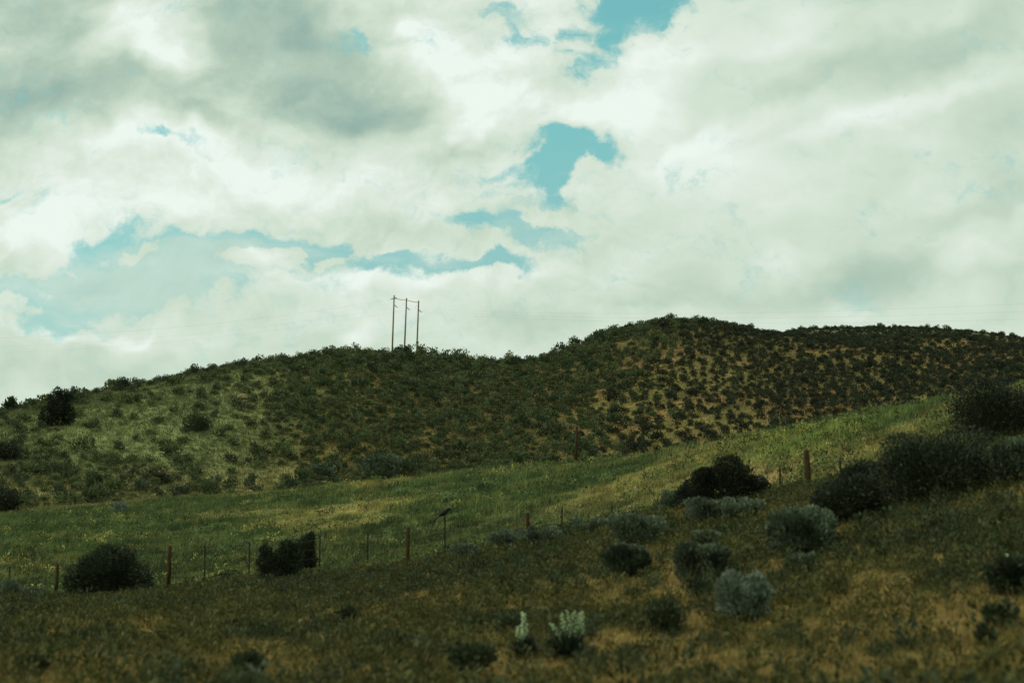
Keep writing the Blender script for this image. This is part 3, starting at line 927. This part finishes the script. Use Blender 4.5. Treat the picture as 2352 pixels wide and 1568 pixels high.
STYLE = {
    "round":     dict(base=DARK_GREEN, tipc=(0.032, 0.045, 0.023), lobes=13, mat=MAT_DARKLEAF, up=0.35, rag=0.5),
    "weedy":     dict(base=(0.030, 0.043, 0.020), tipc=(0.048, 0.062, 0.026), lobes=11, mat=MAT_DARKLEAF, up=0.7, rag=0.6, core=False),
    "upright":   dict(base=DARK_GREEN, tipc=(0.032, 0.045, 0.023), lobes=7, mat=MAT_DARKLEAF, up=0.9, rag=0.3),
    "soft":      dict(base=(0.021, 0.031, 0.018), tipc=(0.034, 0.046, 0.022), lobes=14, mat=MAT_DARKLEAF, up=0.4, rag=0.5),
    "spreading": dict(base=(0.016, 0.023, 0.014), tipc=(0.026, 0.037, 0.020), lobes=16, mat=MAT_DARKLEAF, up=0.35, rag=0.35),
    "pale":      dict(base=(0.048, 0.064, 0.038), tipc=(0.120, 0.160, 0.100), lobes=26, mat=MAT_SAGE, up=0.8, rag=0.3, tuft=0.62, lsize=0.56, lz_small=0.25, spread=0.86),
    "olive":     dict(base=(0.036, 0.050, 0.025), tipc=(0.056, 0.074, 0.034), lobes=9, mat=MAT_SAGE, up=0.6, rag=0.4),
    "silver":    dict(base=(0.062, 0.080, 0.052), tipc=(0.138, 0.180, 0.118), lobes=16, mat=MAT_SAGE, up=0.8, rag=0.35, tuft=0.8, lsize=0.62, lz_small=0.1, spread=0.86),
    "bright":    dict(base=(0.120, 0.155, 0.110), tipc=(0.205, 0.260, 0.190), lobes=18, mat=MAT_SAGE, up=0.8, rag=0.35, lsize=0.64, lz_small=0.27, spread=0.82),
}
for i, (cx, fy_, wp, hp, nm, style, lab) in enumerate(NEAR):
    az_, r_, loc = hit(cx, fy_)
    if cx < 1500 and 1225 < fy_ < 1385 and r_ > 47:      # the bank's crest hides this foot: stand it at the fence
        Rk, _ = controls(np.array([az_])); r_ = float(Rk[4, 0]) + 0.3
        loc = Vector(on_ground(az_, r_)[0])
    m_per = math.hypot(r_, loc.z) / FPX
    k_ = 0.86 if nm == 'sagebrush' and style == 'pale' else 1.0
    w, h = wp * m_per * k_, hp * m_per * 1.05 * k_
    st = dict(STYLE[style])
    nleaf = int(np.clip(wp * hp * (0.22 if style == 'weedy' else 1.15), 260, 22000))
    leaf = max(0.06, (4.8 if nm == 'sagebrush' else 5.4) * m_per)
    root = empty(nm, loc, (i * 1.7) % 6.28)
    tag(root, lab, "juniper" if nm == "juniper" else ("sagebrush" if nm == "sagebrush" else "bush"), group="bushes on the roadside bank and fence line")
    if cx in SHAPES:
        st['lop'] = SHAPES[cx]; root.rotation_euler = (0, 0, -az_)
    me = shrub_mesh("foliage", nleaf, w, h, 400 + i, leaf=leaf, aspect=0.42, **st)
    link("foliage", me, root)
    stems(root, w, h, 900 + i, 7, 0.010 + 0.008 * w)

# ---- hillside shrubs
def rnd_pick(p): return RNG.uniform(0, 1, len(p)) < p
NCAND = 54000
az = RNG.uniform(-AMAX, AMAX, NCAND)
R, _ = controls(az)
lo, hi = R[8] - 1.0, R[13] + 1.5
area = (hi ** 2 - lo ** 2)
keep = RNG.uniform(0, area.max(), NCAND) < area
az, lo, hi = az[keep], lo[keep], hi[keep]
r = np.sqrt(lo ** 2 + (hi ** 2 - lo ** 2) * RNG.uniform(0, 1, len(az)))
# the further shoulder on the right
n2 = 13000
az2 = RNG.uniform(az_of(1760, 780), AMAX, n2)
r2 = RNG.uniform(168, 262, n2)
az, r = np.concatenate([az, az2]), np.concatenate([r, r2])
P = on_ground(az, r)
px, py = project(P[:, 0], P[:, 1], P[:, 2])
cl = fbm(P[:, 0] / 5.0, P[:, 1] / 9.0, 91, 3)
mid = sstep(px, 520, 760) * (1 - sstep(px + 0.5 * (py - 950), 1300, 1620))
rgt = sstep(px + 0.5 * (py - 950), 1300, 1620)
lft = np.clip(1 - mid - rgt, 0, 1)
lowleft = sstep(py, 1000, 1100) * (1 - sstep(px, 180, 420))
dens = lft * (sstep(cl, 0.50, 0.64) * 0.42 + 0.07 + 0.40 * lowleft) + mid * (0.50 + 0.50 * sstep(cl, 0.36, 0.52)) + rgt * (0.80 + 0.20 * sstep(cl, 0.36, 0.52))
dens *= 1 - 0.75 * sstep(py, 1075, 1125) * (1 - sstep(px, 640, 820)) * (1 - lowleft)
top_tan = np.exp(-((px - 1420) / 110) ** 2 - ((py - 790) / 28) ** 2) + 0.5 * np.exp(-((px - 1540) / 60) ** 2 - ((py - 830) / 50) ** 2)
dens *= 1 - 0.7 * np.clip(top_tan, 0, 1)
sky_edge = np.abs(r - np.interp(az, A11, R11)) < 3.0
dens = np.where(sky_edge & (px < 1400), np.maximum(dens, 0.5), dens)
crest_band = sstep(px, 1380, 1450) * (1 - sstep(px, 1740, 1820)) * sstep(r - np.interp(az, A11, R11), -20, -6)
dens *= 1 - 0.72 * crest_band
wid = np.exp(RNG.normal(0, 0.36, len(P))) * (0.78 * lft + 0.88 * mid + 0.62 * rgt) * np.where(r > 172, 0.8, 1.0)
wid *= np.where(lft * RNG.uniform(0, 1, len(P)) > 0.90, 1.7, 1.0)
wid = np.minimum(wid, 1.75) * (1 - 0.25 * crest_band)
gapk = lft * 0.74 + mid * 0.66 + rgt * 1.08
cand = np.where(RNG.uniform(0, 1, len(P)) < dens)[0]
cells, chosen = {}, []
for i in cand:
    x, y = P[i, 0], P[i, 1]
    gx, gy = int(x // 2), int(y // 2)
    ok = True
    for ax in (-1, 0, 1):
        for ay in (-1, 0, 1):
            for j in cells.get((gx + ax, gy + ay), ()):
                if (P[j, 0] - x) ** 2 + (P[j, 1] - y) ** 2 < (0.5 * (wid[i] + wid[j]) * gapk[i]) ** 2:
                    ok = False; break
            if not ok: break
        if not ok: break
    if ok:
        cells.setdefault((gx, gy), []).append(i); chosen.append(i)
chosen = np.array(chosen)
print("hill shrubs", len(chosen))

PROTO = []
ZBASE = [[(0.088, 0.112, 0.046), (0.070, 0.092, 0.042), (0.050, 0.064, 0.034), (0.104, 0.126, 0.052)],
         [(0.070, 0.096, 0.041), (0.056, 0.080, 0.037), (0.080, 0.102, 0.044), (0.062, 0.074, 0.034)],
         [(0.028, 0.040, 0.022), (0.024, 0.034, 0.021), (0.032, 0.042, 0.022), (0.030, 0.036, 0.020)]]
for zb in range(3):
    for k in range(4):
        tall = (k == 2)
        base = ZBASE[zb][k]
        PROTO.append(shrub_mesh("hill_shrub", 330, 1.0, [0.56, 0.64, 0.80, 0.60][k], 700 + 10 * zb + k, base,
                                tuple(1.5 * c for c in base) if k % 2 == 0 else None,
                                lobes=5 + k % 3, leaf=0.14, mat=MAT_SAGE, up=0.5 + 0.5 * tall, aspect=0.5, rag=0.3))
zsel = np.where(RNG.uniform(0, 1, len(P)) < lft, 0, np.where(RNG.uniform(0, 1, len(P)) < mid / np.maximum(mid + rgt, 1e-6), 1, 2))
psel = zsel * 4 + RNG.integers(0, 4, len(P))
wid = np.where(psel % 4 == 2, np.minimum(wid, 1.1), wid)
psel = np.where(sky_edge & (px < 1180) & (RNG.uniform(0, 1, len(P)) < 0.45), zsel * 4 + 2, psel)
ang_size = wid[chosen] / r[chosen]
order = chosen[np.argsort(-ang_size)]
seen_first = [i for i in order if -20 < px[i] < IW + 20]
single, rest = seen_first[:270], None
single_set = set(int(i) for i in single)
def shrub_place(i):
    if abs(r[i] - float(np.interp(az[i], A11, R11))) < 4.0:
        where = "on the skyline"
    elif py[i] > 1050:
        where = "low on the slope"
    else:
        where = "on the open slope"
    if px[i] < 330: hill = "at the left end of the pole hill"
    elif px[i] < 620: hill = "on the grassy left flank of the pole hill"
    elif px[i] < 860: hill = "left of and below the three poles"
    elif px[i] < 1000: hill = "straight below the three poles"
    elif px[i] < 1250: hill = "in the saddle between the two hills"
    elif px[i] < 1500: hill = "on the left flank of the tan hill"
    elif px[i] < 1800: hill = "on the face of the tan hill's summit"
    else: hill = "on the tan hill right of its summit"
    big_ = "big" if wid[i] > 1.45 else "mid-sized"
    return f"{big_} dark sagebrush {where}, {hill}"
for c_, i in enumerate(single):
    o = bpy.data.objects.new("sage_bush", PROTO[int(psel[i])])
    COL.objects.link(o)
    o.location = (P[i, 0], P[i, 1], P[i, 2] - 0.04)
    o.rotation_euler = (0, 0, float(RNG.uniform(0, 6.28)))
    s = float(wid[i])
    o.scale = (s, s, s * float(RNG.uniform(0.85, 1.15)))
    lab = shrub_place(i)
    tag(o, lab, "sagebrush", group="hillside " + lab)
# the rest are one mass
VV, QQ, CC, off = [], [], [], 0
pv = []
for me in PROTO:
    a_ = np.empty(len(me.vertices) * 3, np.float32); me.vertices.foreach_get("co", a_)
    cc_ = np.empty(len(me.vertices) * 4, np.float32); me.color_attributes["tint"].data.foreach_get("color", cc_)
    pv.append((a_.reshape(-1, 3), cc_.reshape(-1, 4)[:, :3]))
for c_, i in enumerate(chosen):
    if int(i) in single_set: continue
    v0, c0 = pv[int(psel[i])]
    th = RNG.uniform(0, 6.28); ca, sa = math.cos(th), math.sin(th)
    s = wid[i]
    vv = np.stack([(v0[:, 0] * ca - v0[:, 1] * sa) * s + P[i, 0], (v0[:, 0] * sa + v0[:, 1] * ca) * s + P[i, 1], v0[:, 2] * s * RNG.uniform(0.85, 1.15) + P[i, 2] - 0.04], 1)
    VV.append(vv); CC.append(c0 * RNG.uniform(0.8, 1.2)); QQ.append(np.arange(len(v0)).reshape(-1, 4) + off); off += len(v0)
tz = RNG.uniform(az_of(-150, 1000), az_of(1000, 1000), 5200)
Rt, _ = controls(tz)
tr_ = np.sqrt((Rt[8] - 1) ** 2 + ((Rt[13] + 1) ** 2 - (Rt[8] - 1) ** 2) * RNG.uniform(0, 1, len(tz)))
TP = on_ground(tz, tr_)
tn = fbm(TP[:, 0] / 3.0, TP[:, 1] / 5.0, 97, 3)
for i in np.where(RNG.uniform(0, 1, len(tz)) < 0.15 + 0.85 * sstep(tn, 0.42, 0.6))[0]:
    v0, c0 = pv[int(RNG.integers(0, 4))]
    half = RNG.permutation(len(v0) // 4)[:70]
    sel = (half[:, None] * 4 + np.arange(4)).ravel()
    v0, c0 = v0[sel], c0[sel]
    th = RNG.uniform(0, 6.28); ca, sa = math.cos(th), math.sin(th)
    s = RNG.uniform(0.25, 0.55)
    VV.append(np.stack([(v0[:, 0] * ca - v0[:, 1] * sa) * s + TP[i, 0], (v0[:, 0] * sa + v0[:, 1] * ca) * s + TP[i, 1], v0[:, 2] * s * 0.9 + TP[i, 2] - 0.03], 1))
    CC.append(c0 * RNG.uniform(0.75, 1.5)); QQ.append(np.arange(len(v0)).reshape(-1, 4) + off); off += len(v0)
me = mesh_np("sagebrush_cover", np.concatenate(VV), [np.concatenate(QQ)], MAT_SAGE, np.concatenate(CC))
tag(link("sagebrush_cover", me), "countless small dark sagebrush dotted over both hillsides", "sagebrush", kind='stuff')

# bigger single plants on the pole hill
HILLBIG = [
    (132, 978, 78, 82, "juniper", "spreading", "black-green juniper near the left end of the pole hill, breaking the skyline"),
    (20, 944, 26, 28, "shrub", "upright", "lone ragged little bush on the skyline at the far left edge"),
    (20, 1058, 56, 44, "shrub", "soft", "round dark bush at the left edge halfway down the pole hill"),
    (18, 1180, 90, 52, "shrub", "round", "dark bush at the left edge where hill meets meadow"),
    (210, 1150, 44, 56, "shrub", "olive", "upright green bush near the foot of the pole hill at left"),
    (742, 1104, 58, 36, "sagebrush", "pale", "grey dome-shaped sagebrush at the foot of the pole hill near the tan patch"),
    (368, 1112, 44, 22, "shrub", "round", "dark low bush just below the big tan boulder"),
    (452, 995, 60, 40, "shrub", "olive", "dark green clump on the grassy flank above the big tan boulder"),
    (286, 896, 36, 24, "shrub", "round", "dark round bush on the skyline right of the black-green juniper"),
    (930, 822, 38, 26, "shrub", "olive", "dome-shaped bush on the crest at the foot of the middle pole"),
    (1064, 834, 34, 20, "shrub", "round", "round bush on the saddle skyline right of the poles"),
    (870, 1104, 110, 60, "sagebrush", "pale", "olive broad bush at the bottom of the slope below the poles"),
]
for i, (cx, fy_, wp, hp, nm, style, lab) in enumerate(HILLBIG):
    az_, r_, loc = hit(cx, fy_, 70)
    m_per = math.hypot(r_, loc.z) / FPX
    w, h = wp * m_per, hp * m_per * 1.05
    root = empty(nm, loc, (i * 2.3) % 6.28)
    tag(root, lab, "juniper" if nm == "juniper" else ("sagebrush" if nm == "sagebrush" else "bush"), group="larger bushes on the pole hill")
    me = shrub_mesh("foliage", int(np.clip(wp * hp * 1.0, 500, 6000)), w, h, 1400 + i, leaf=max(0.11, 4.5 * m_per), aspect=0.45, **dict(STYLE[style], lop=SHAPES.get(cx)))
    if cx in SHAPES: root.rotation_euler = (0, 0, -az_)
    link("foliage", me, root)
    stems(root, w, h, 1900 + i, 5, 0.012 + 0.012 * w)

# ------------------------------------------------------------------ tan boulders
def boulder(px_, py_, wp, hp, seed, lab):
    az_, r_, loc = hit(px_, py_, 70)
    s = r_ / FPX
    bm = bmesh.new()
    bmesh.ops.create_icosphere(bm, subdivisions=4, radius=1.0)
    co = np.array([v.co[:] for v in bm.verts])
    n_ = fbm(co[:, 0] * 1.3 + seed, co[:, 1] * 1.3 + co[:, 2] * 1.7, seed, 4) - 0.5
    for v, k in zip(bm.verts, n_):
        v.co *= 1.0 + 0.7 * k
        v.co.x *= wp * s * 0.5; v.co.y *= wp * s * 0.4; v.co.z *= hp * s * 0.75
        if v.co.z < 0: v.co.z *= 0.5
    me = bpy.data.meshes.new("boulder")
    bm.to_mesh(me); bm.free()
    me.materials.append(MAT_ROCK)
    o = link("boulder", me)
    o.location = loc
    tag(o, lab, "boulder", group="boulders on the pole hill")
boulder(366, 1090, 58, 20, 3, "low tan boulder on the lower pole hill, widest of the boulders")
boulder(557, 916, 30, 15, 5, "small tan boulder high on the grassy flank of the pole hill")
boulder(752, 1112, 56, 9, 7, "flat yellowish boulder at the foot of the hill beside the dome-shaped sagebrush")
boulder(572, 1134, 24, 12, 9, "little tan boulder where the pole hill meets the meadow")

# ------------------------------------------------------------------ the wire fence
fence = empty("fence", on_ground(az_of(935, 1300), 42.3)[0])
tag(fence, "old wire fence of leaning wooden and thin steel posts along the top of the bank", "fence")
FL = Vector(fence.location)
def ground_post(px_, py_top, lean_px, dr=0.5):
    Rk, _ = controls(np.array([az_of(px_, py_top + 80)]))
    r_ = float(Rk[4, 0]) + dr
    a_top = az_of(px_ + lean_px, py_top)
    d = ray(px_ + lean_px, py_top)
    top = np.array((r_ * math.sin(a_top), r_ * math.cos(a_top), d[2] * r_))
    # foot: straight below in the picture's post direction
    foot = on_ground(az_of(px_, py_top + 90), r_)[0]
    return foot, top
WOOD = [(126, 1294, 6, 0.105), (386, 1252, 4, 0.125), (664, 1238, 3, 0.10), (934, 1210, 3, 0.125), (1211, 1177, 0, 0.12), (1855, 1033, -3, 0.155)]
STEEL = [(470, 1252, 1), (572, 1245, 1), (734, 1230, 1), (844, 1223, 1), (1022, 1186, 0), (1291, 1163, 0), (1405, 1160, 0), (1792, 1067, -1), (1931, 1052, -1), (232, 1268, 2), (20, 1300, 3)]
tops = []
for px_, py_, ln_, dia in WOOD:
    foot, top = ground_post(px_, py_, ln_)
    a_, b_ = foot - np.array(FL) - np.array((0, 0, 0.3)), top - np.array(FL)
    mid_ = (a_ + b_) / 2 + np.array((0.015, 0, 0))
    p = MB().tube([a_, mid_, b_ - np.array((0, 0, 0.02)), b_], [dia * 0.52, dia * 0.5, dia * 0.47, dia * 0.36], 10).build("wooden_post", MAT_POST, fence)
    tops.append((px_, foot, top))
BIRD_TOP = None
for px_, py_, ln_ in STEEL:
    foot, top = ground_post(px_, py_, ln_)
    a_, b_ = foot - np.array(FL) - np.array((0, 0, 0.3)), top - np.array(FL)
    h_ = b_ - a_
    mb = MB()
    for (ox, oy, sx, sy) in ((0, 0, 0.046, 0.008), (0, 0.020, 0.008, 0.034)):     # T-shaped steel section
        lo_, hi_ = a_ + np.array((ox, oy, 0)), b_ + np.array((ox, oy, 0))
        q = []
        for e in (lo_, hi_):
            for u_, w_ in ((-1, -1), (1, -1), (1, 1), (-1, 1)):
                q.append(e + np.array((u_ * sx / 2, w_ * sy / 2, 0)))
        mb.add(q, [(3, 2, 1, 0), (4, 5, 6, 7), (0, 1, 5, 4), (1, 2, 6, 5), (2, 3, 7, 6), (3, 0, 4, 7)])
    mb.build("steel_post", MAT_STEEL, fence, False)
    tops.append((px_, foot, top))
    if px_ == 1022: BIRD_TOP = top
tops.sort(key=lambda t: t[0])
for k in range(4):
    f_ = 0.22 + 0.23 * k
    p = [t[1] + (t[2] - t[1]) * f_ - np.array(FL) + np.array((0, -0.05, 0)) for t in tops]
    q = [p[0] + (p[0] - p[1]) * 1.0]
    for a_, b_ in zip(p[:-1], p[1:]):
        q += [a_, (a_ + b_) / 2 - np.array((0, 0, 0.02))]
    q += [p[-1], p[-1] + (p[-1] - p[-2]) * 2.5]
    MB().tube(q, [0.0011] * len(q), 4).build("wire", MAT_WIRE, fence)

# ---- tall lone post on the rim of the meadow
az_ = az_of(1322, 1068)
Rk, _ = controls(np.array([az_])); r_ = float(Rk[7, 0]) - 1.0
foot = on_ground(az_, r_)[0]
d = ray(1325, 978); top = np.array((r_ * math.sin(az_of(1325, 978)), r_ * math.cos(az_of(1325, 978)), d[2] * r_))
rel = top - foot
o = MB().tube([(0, 0, -0.3), rel * 0.5, rel * 0.985, rel], [0.085, 0.08, 0.072, 0.05], 10).build("wooden_post", MAT_POST)
o.location = foot
tag(o, "tall lone brown post on the meadow rim against the dark hillside", "post")

# ---- a post lying on the bank
az_, r_, loc = hit(1500, 1160)
o = MB().tube([(0, 0, 0.07), (0.28, 0.03, 0.09), (0.62, 0.1, 0.16)], [0.05, 0.06, 0.055], 9).build("fallen_post", MAT_POST)
o.location = loc
tag(o, "short broken post lying on the slope at the left end of the spreading juniper", "post")

# ------------------------------------------------------------------ long-tailed bird on the steel post
bird = empty("bird", Vector(BIRD_TOP))
bird.scale = (1.05, 1.5, 1.35)
tag(bird, "dark long-tailed bird perched on a thin steel fence post", "bird")
spine = [(0.175, 0, 0.150, .004), (0.150, 0, 0.158, .013), (0.125, 0, 0.165, .032), (0.095, 0, 0.160, .037), (0.065, 0, 0.140, .040), (0.03, 0, 0.115, .055),
         (-0.02, 0, 0.088, .062), (-0.07, 0, 0.060, .050), (-0.11, 0, 0.038, .032), (-0.16, 0, 0.005, .020), (-0.27, 0, -0.075, .020), (-0.33, 0, -0.12, .006)]
mb = MB()
v, f, cap = tube([s[:3] for s in spine], [s[3] for s in spine], 12)
v = np.array(v)
for k, s in enumerate(spine):
    if k >= 9:      # flatten the tail
        seg = v[k * 12:(k + 1) * 12]
        c0 = np.array(s[:3])
        seg[:, 2] = c0[2] + (seg[:, 2] - c0[2]) * 0.3
        seg[:, 1] = seg[:, 1] * 1.6
mb.add(v, f + cap); mb.build("body", MAT_FEATHER, bird)
for sgn in (-1, 1):
    wv = []
    W = [(0.05, 0.052, 0.115, 0.030), (0.0, 0.064, 0.095, 0.045), (-0.08, 0.056, 0.060, 0.040), (-0.16, 0.030, 0.015, 0.014)]
    mbw = MB()
    v, f, cap = tube([(a_, b_ * sgn, c_) for a_, b_, c_, _ in W], [w_[3] for w_ in W], 8)
    v = np.array(v); v[:, 1] = np.where(True, v[:, 1] * 0.35 + 0.65 * np.repeat([w_[1] * sgn for w_ in W], 8), 0)
    mbw.add(v, f + cap).build("wing", MAT_FEATHER, bird)
    MB().tube([(-0.01, 0.02 * sgn, 0.05), (0.0, 0.018 * sgn, 0.0)], [0.006, 0.004], 6).build("leg", MAT_FEATHER, bird)

# ------------------------------------------------------------------ yuccas in flower
def yucca(foot_px, leaf_w, leaf_h, stalks, seed, lab):
    az_, r_, loc = hit(*foot_px)
    s = r_ / FPX
    rg = np.random.default_rng(seed)
    root = empty("yucca", loc)
    tag(root, lab, "yucca", group="flowering yuccas on the bank")
    n_ = 320
    V_, F_, C_ = [], [], []
    for k in range(n_):
        a = rg.uniform(0, 2 * np.pi); el = rg.uniform(0.15, 1.35)
        L_ = leaf_w * s * 0.62 * rg.uniform(0.75, 1.1)
        d_ = np.array((math.cos(a) * math.cos(el), math.sin(a) * math.cos(el), math.sin(el) * leaf_h / leaf_w * 1.7))
        sd = np.array((-math.sin(a), math.cos(a), 0)) * 0.011
        b_ = np.array((math.cos(a), math.sin(a), 0)) * 0.03
        m_ = b_ + d_ * L_ * 0.5 + np.array((0, 0, 0.01))
        t_ = b_ + d_ * L_ - np.array((0, 0, 0.02))
        i0 = len(V_)
        V_ += [b_ - sd, b_ + sd, m_ + sd * 0.9, m_ - sd * 0.9, t_]
        F_.append((i0, i0 + 1, i0 + 2, i0 + 3)); C_.append((i0 + 3, i0 + 2, i0 + 4))
    col_ = np.repeat(np.array((0.022, 0.034, 0.020))[None] * rg.uniform(0.7, 1.3, n_)[:, None], 5, 0)
    me = mesh_np("leaves", np.array(V_), [np.array(F_), np.array(C_)], MAT_FORB, col_)
    link("leaves", me, root)
    for (bx, by, tx, ty, wpx, fr) in stalks:
        # foot and tip in picture pixels, blossom width, share of the stalk in bloom
        b_ = np.array(((bx - foot_px[0]) * s, rg.uniform(-0.05, 0.05), (foot_px[1] - by) * s))
        t_ = np.array(((tx - foot_px[0]) * s, rg.uniform(-0.06, 0.06), (foot_px[1] - ty) * s))
        st = MB().tube([(b_[0] * 0.3, 0, 0), b_, b_ + (t_ - b_) * 0.5, t_], [0.011, 0.010, 0.007, 0.003], 6).build("flower_stalk", MAT_FORB, root)
        at = st.data.color_attributes.new("tint", 'FLOAT_COLOR', 'POINT')
        at.data.foreach_set("color", np.tile(np.array((0.09, 0.13, 0.05, 1), np.float32), len(st.data.vertices)))
        nb = int(12 + 15 * np.linalg.norm(t_ - b_) / 0.45)
        pos_, fc, cc = [], [], []
        for k in range(nb):
            u_ = 1 - fr + fr * (k + 0.5) / nb
            taper = 0.55 + 0.45 * math.sin(min(1.0, (u_ - (1 - fr)) / fr * 1.15) * math.pi)
            c0 = b_ + (t_ - b_) * u_
            a = k * 2.4 + rg.uniform(-.4, .4)
            o_ = np.array((math.cos(a), math.sin(a), 0.0)) * wpx * s * 0.36 * taper * rg.uniform(0.7, 1.2)
            hang = c0 + o_
            # bell: ring of six petals hanging from a short stem
            rad_ = wpx * s * 0.20 * (0.75 + 0.25 * taper)
            ht = rad_ * 1.9
            i0 = len(pos_)
            pos_.append(hang + np.array((0, 0, ht * 0.45)))
            for q_ in range(6):
                an = q_ * math.pi / 3 + a
                pos_.append(hang + np.array((math.cos(an) * rad_, math.sin(an) * rad_, -ht * 0.1)))
            for q_ in range(6):
                an = q_ * math.pi / 3 + a + 0.5
                pos_.append(hang + np.array((math.cos(an) * rad_ * 0.75, math.sin(an) * rad_ * 0.75, -ht * 0.55)))
            for q_ in range(6):
                q2 = (q_ + 1) % 6
                fc.append((i0, i0 + 1 + q_, i0 + 1 + q2))
                fc.append((i0 + 1 + q_, i0 + 7 + q_, i0 + 1 + q2))
            low_ = 1 - (u_ - (1 - fr)) / fr
            cc += [np.array((0.47, 0.61, 0.35)) * (1 - 0.25 * low_) * rg.uniform(0.6, 1.1)] * 13
        me = mesh_np("blossoms", np.array(pos_), [np.array(fc)], MAT_BLOSSOM, np.array(cc))
        link("blossoms", me, st)

yucca((1308, 1512), 124, 72, [(1304, 1490, 1267, 1436, 15, 0.95), (1307, 1494, 1291, 1413, 16, 0.95), (1310, 1494, 1305, 1407, 15, 0.95), (1312, 1490, 1319, 1409, 16, 0.95), (1318, 1484, 1330, 1414, 14, 0.8), (1338, 1482, 1337, 1410, 14, 0.72)], 21,
      "dark yucca bearing the biggest fan of white flower spikes, bottom centre")
yucca((1206, 1510), 92, 58, [(1206, 1478, 1202, 1412, 18, 0.95), (1198, 1486, 1190, 1442, 16, 0.95)], 22,
      "yucca with two slim white flower spikes left of the biggest flowering one")
yucca((2322, 1338), 70, 44, [(2320, 1316, 2317, 1279, 12, 0.7)], 23,
      "yucca with one short white flower spike at the right edge")

# ------------------------------------------------------------------ power line on the crest
RP = 240.0
def at_r(px_, py_, r_):
    d = ray(px_, py_)
    return np.array((d[0] * r_, d[1] * r_, d[2] * r_))
POLES = [(900.6, 812, 905.4, 678.0, RP), (928.8, 806, 933.9, 684.2, RP + 3), (957.0, 814, 961.7, 690.0, RP + 6)]
frame0 = at_r(928.8, 812, RP + 3)
line = empty("power_line_structure", Vector(on_ground(az_of(928.8, 812), RP + 3)[0]))
tag(line, "three tall slim brown wooden poles joined near their tops, standing behind the hill crest", "power poles")
LB = np.array(line.location)
poles = []
for (bx, by, tx, ty, r_) in POLES:
    b_, t_ = at_r(bx, by, r_), at_r(tx, ty, r_)
    g_ = float(height([math.atan2(b_[0], b_[1])], [r_])[0])
    dirn = (b_ - t_) / (b_ - t_)[2]
    b_ = t_ + dirn * (g_ - 0.6 - t_[2])
    L_ = np.linalg.norm(t_ - b_)
    po = MB().tube([b_ - LB, (b_ * 0.5 + t_ * 0.5) - LB, t_ - LB - (t_ - b_) / L_ * 0.05, t_ - LB], [0.155, 0.135, 0.11, 0.09], 12).build("pole", MAT_POLE, line)
    poles.append((b_, t_, po))
m1 = RP / FPX
def along(k, d_): 
    b_, t_, _ = poles[k]
    u_ = (t_ - b_) / np.linalg.norm(t_ - b_)
    return t_ - u_ * d_
# guy strand joining the three tops, with the strain clamps on the first pole
c0, c1, c2 = along(0, 0.52), along(1, 0.40), along(2, 0.36)
s_ = [c0 - LB, (c0 + c1) / 2 - LB - np.array((0, 0, 0.06)), c1 - LB, (c1 + c2) / 2 - LB - np.array((0, 0, 0.06)), c2 - LB]
MB().tube(s_, [0.045] * 5, 6).build("crossbar", MAT_WIRE, line)
e = np.array((1.0, 0.08, 0.0))
MB().tube([along(0, .68) - e * 0.62 - LB - np.array((0, 0, .06)), along(0, .62) - e * 0.3 - LB, along(0, .6) - LB], [0.03, 0.075, 0.05], 8).build("insulator", MAT_GLASS, line)
MB().tube([along(0, .5) - LB, along(0, .47) + e * 0.3 - LB, along(0, .47) + e * 0.52 - LB], [0.05, 0.075, 0.03], 8).build("insulator", MAT_GLASS, line)
ends_r, ends_l = [], []
for k in range(3):
    a_ = along(k, 1.72) + e * 0.17
    b_ = a_ + np.array((0.40, -0.1, -0.42))
    q = [a_ + (b_ - a_) * t for t in np.linspace(0, 1, 9)]
    MB().tube([p - LB for p in q], [0.03 if j % 2 else 0.09 for j in range(9)], 8).build("insulator", MAT_GLASS, line)
    ends_r.append(b_)
    MB().tube([along(k, 1.72) - LB, a_ - LB], [0.02, 0.02], 6).build("bracket", MAT_STEEL, line)
    j0 = along(k, 0.95)
    if k: MB().tube([j0 - LB, j0 - e * 0.5 - LB - np.array((0, 0, .03)), j0 - e * 0.58 - LB - np.array((0, 0, 0.5))], [0.014] * 3, 5).build("bracket", MAT_STEEL, line)
    ends_l.append(j0 - e * 0.58 - np.array((0, 0, 0.5)) if k else along(0, .68) - e * 0.62 - np.array((0, 0, .06)))

def cable(a_, b_, sag, rad, lab):
    mb = MB()
    n_ = 28
    p = []
    for i in range(n_ + 1):
        t = i / n_
        q = a_ * (1 - t) + b_ * t
        q = q - np.array((0, 0, sag * 4 * t * (1 - t)))
        p.append(q - a_)
    o = mb.tube(p, [rad] * len(p), 5).build("power_cable", MAT_STEEL)
    o.location = a_
    tag(o, lab, "cable", group="cables strung from the power poles")
RIGHT = [(2900, 668), (2900, 690), (2900, 712)]
for k in range(3):
    b_ = at_r(RIGHT[k][0], RIGHT[k][1], 150.0)
    cable(ends_r[k], b_, 1.6, 0.0035, "thin cable running right over the tan hill, %s of three" % ("uppermost", "middle one", "lowest")[k])
    c_ = at_r(-700 + 20 * k, 770 + 22 * k, 230.0)
    cable(ends_l[k], c_, 3.0, 0.0045 if k == 0 else 0.003, "faint thin cable running left from the %s power pole" % ("first", "middle", "third")[k])
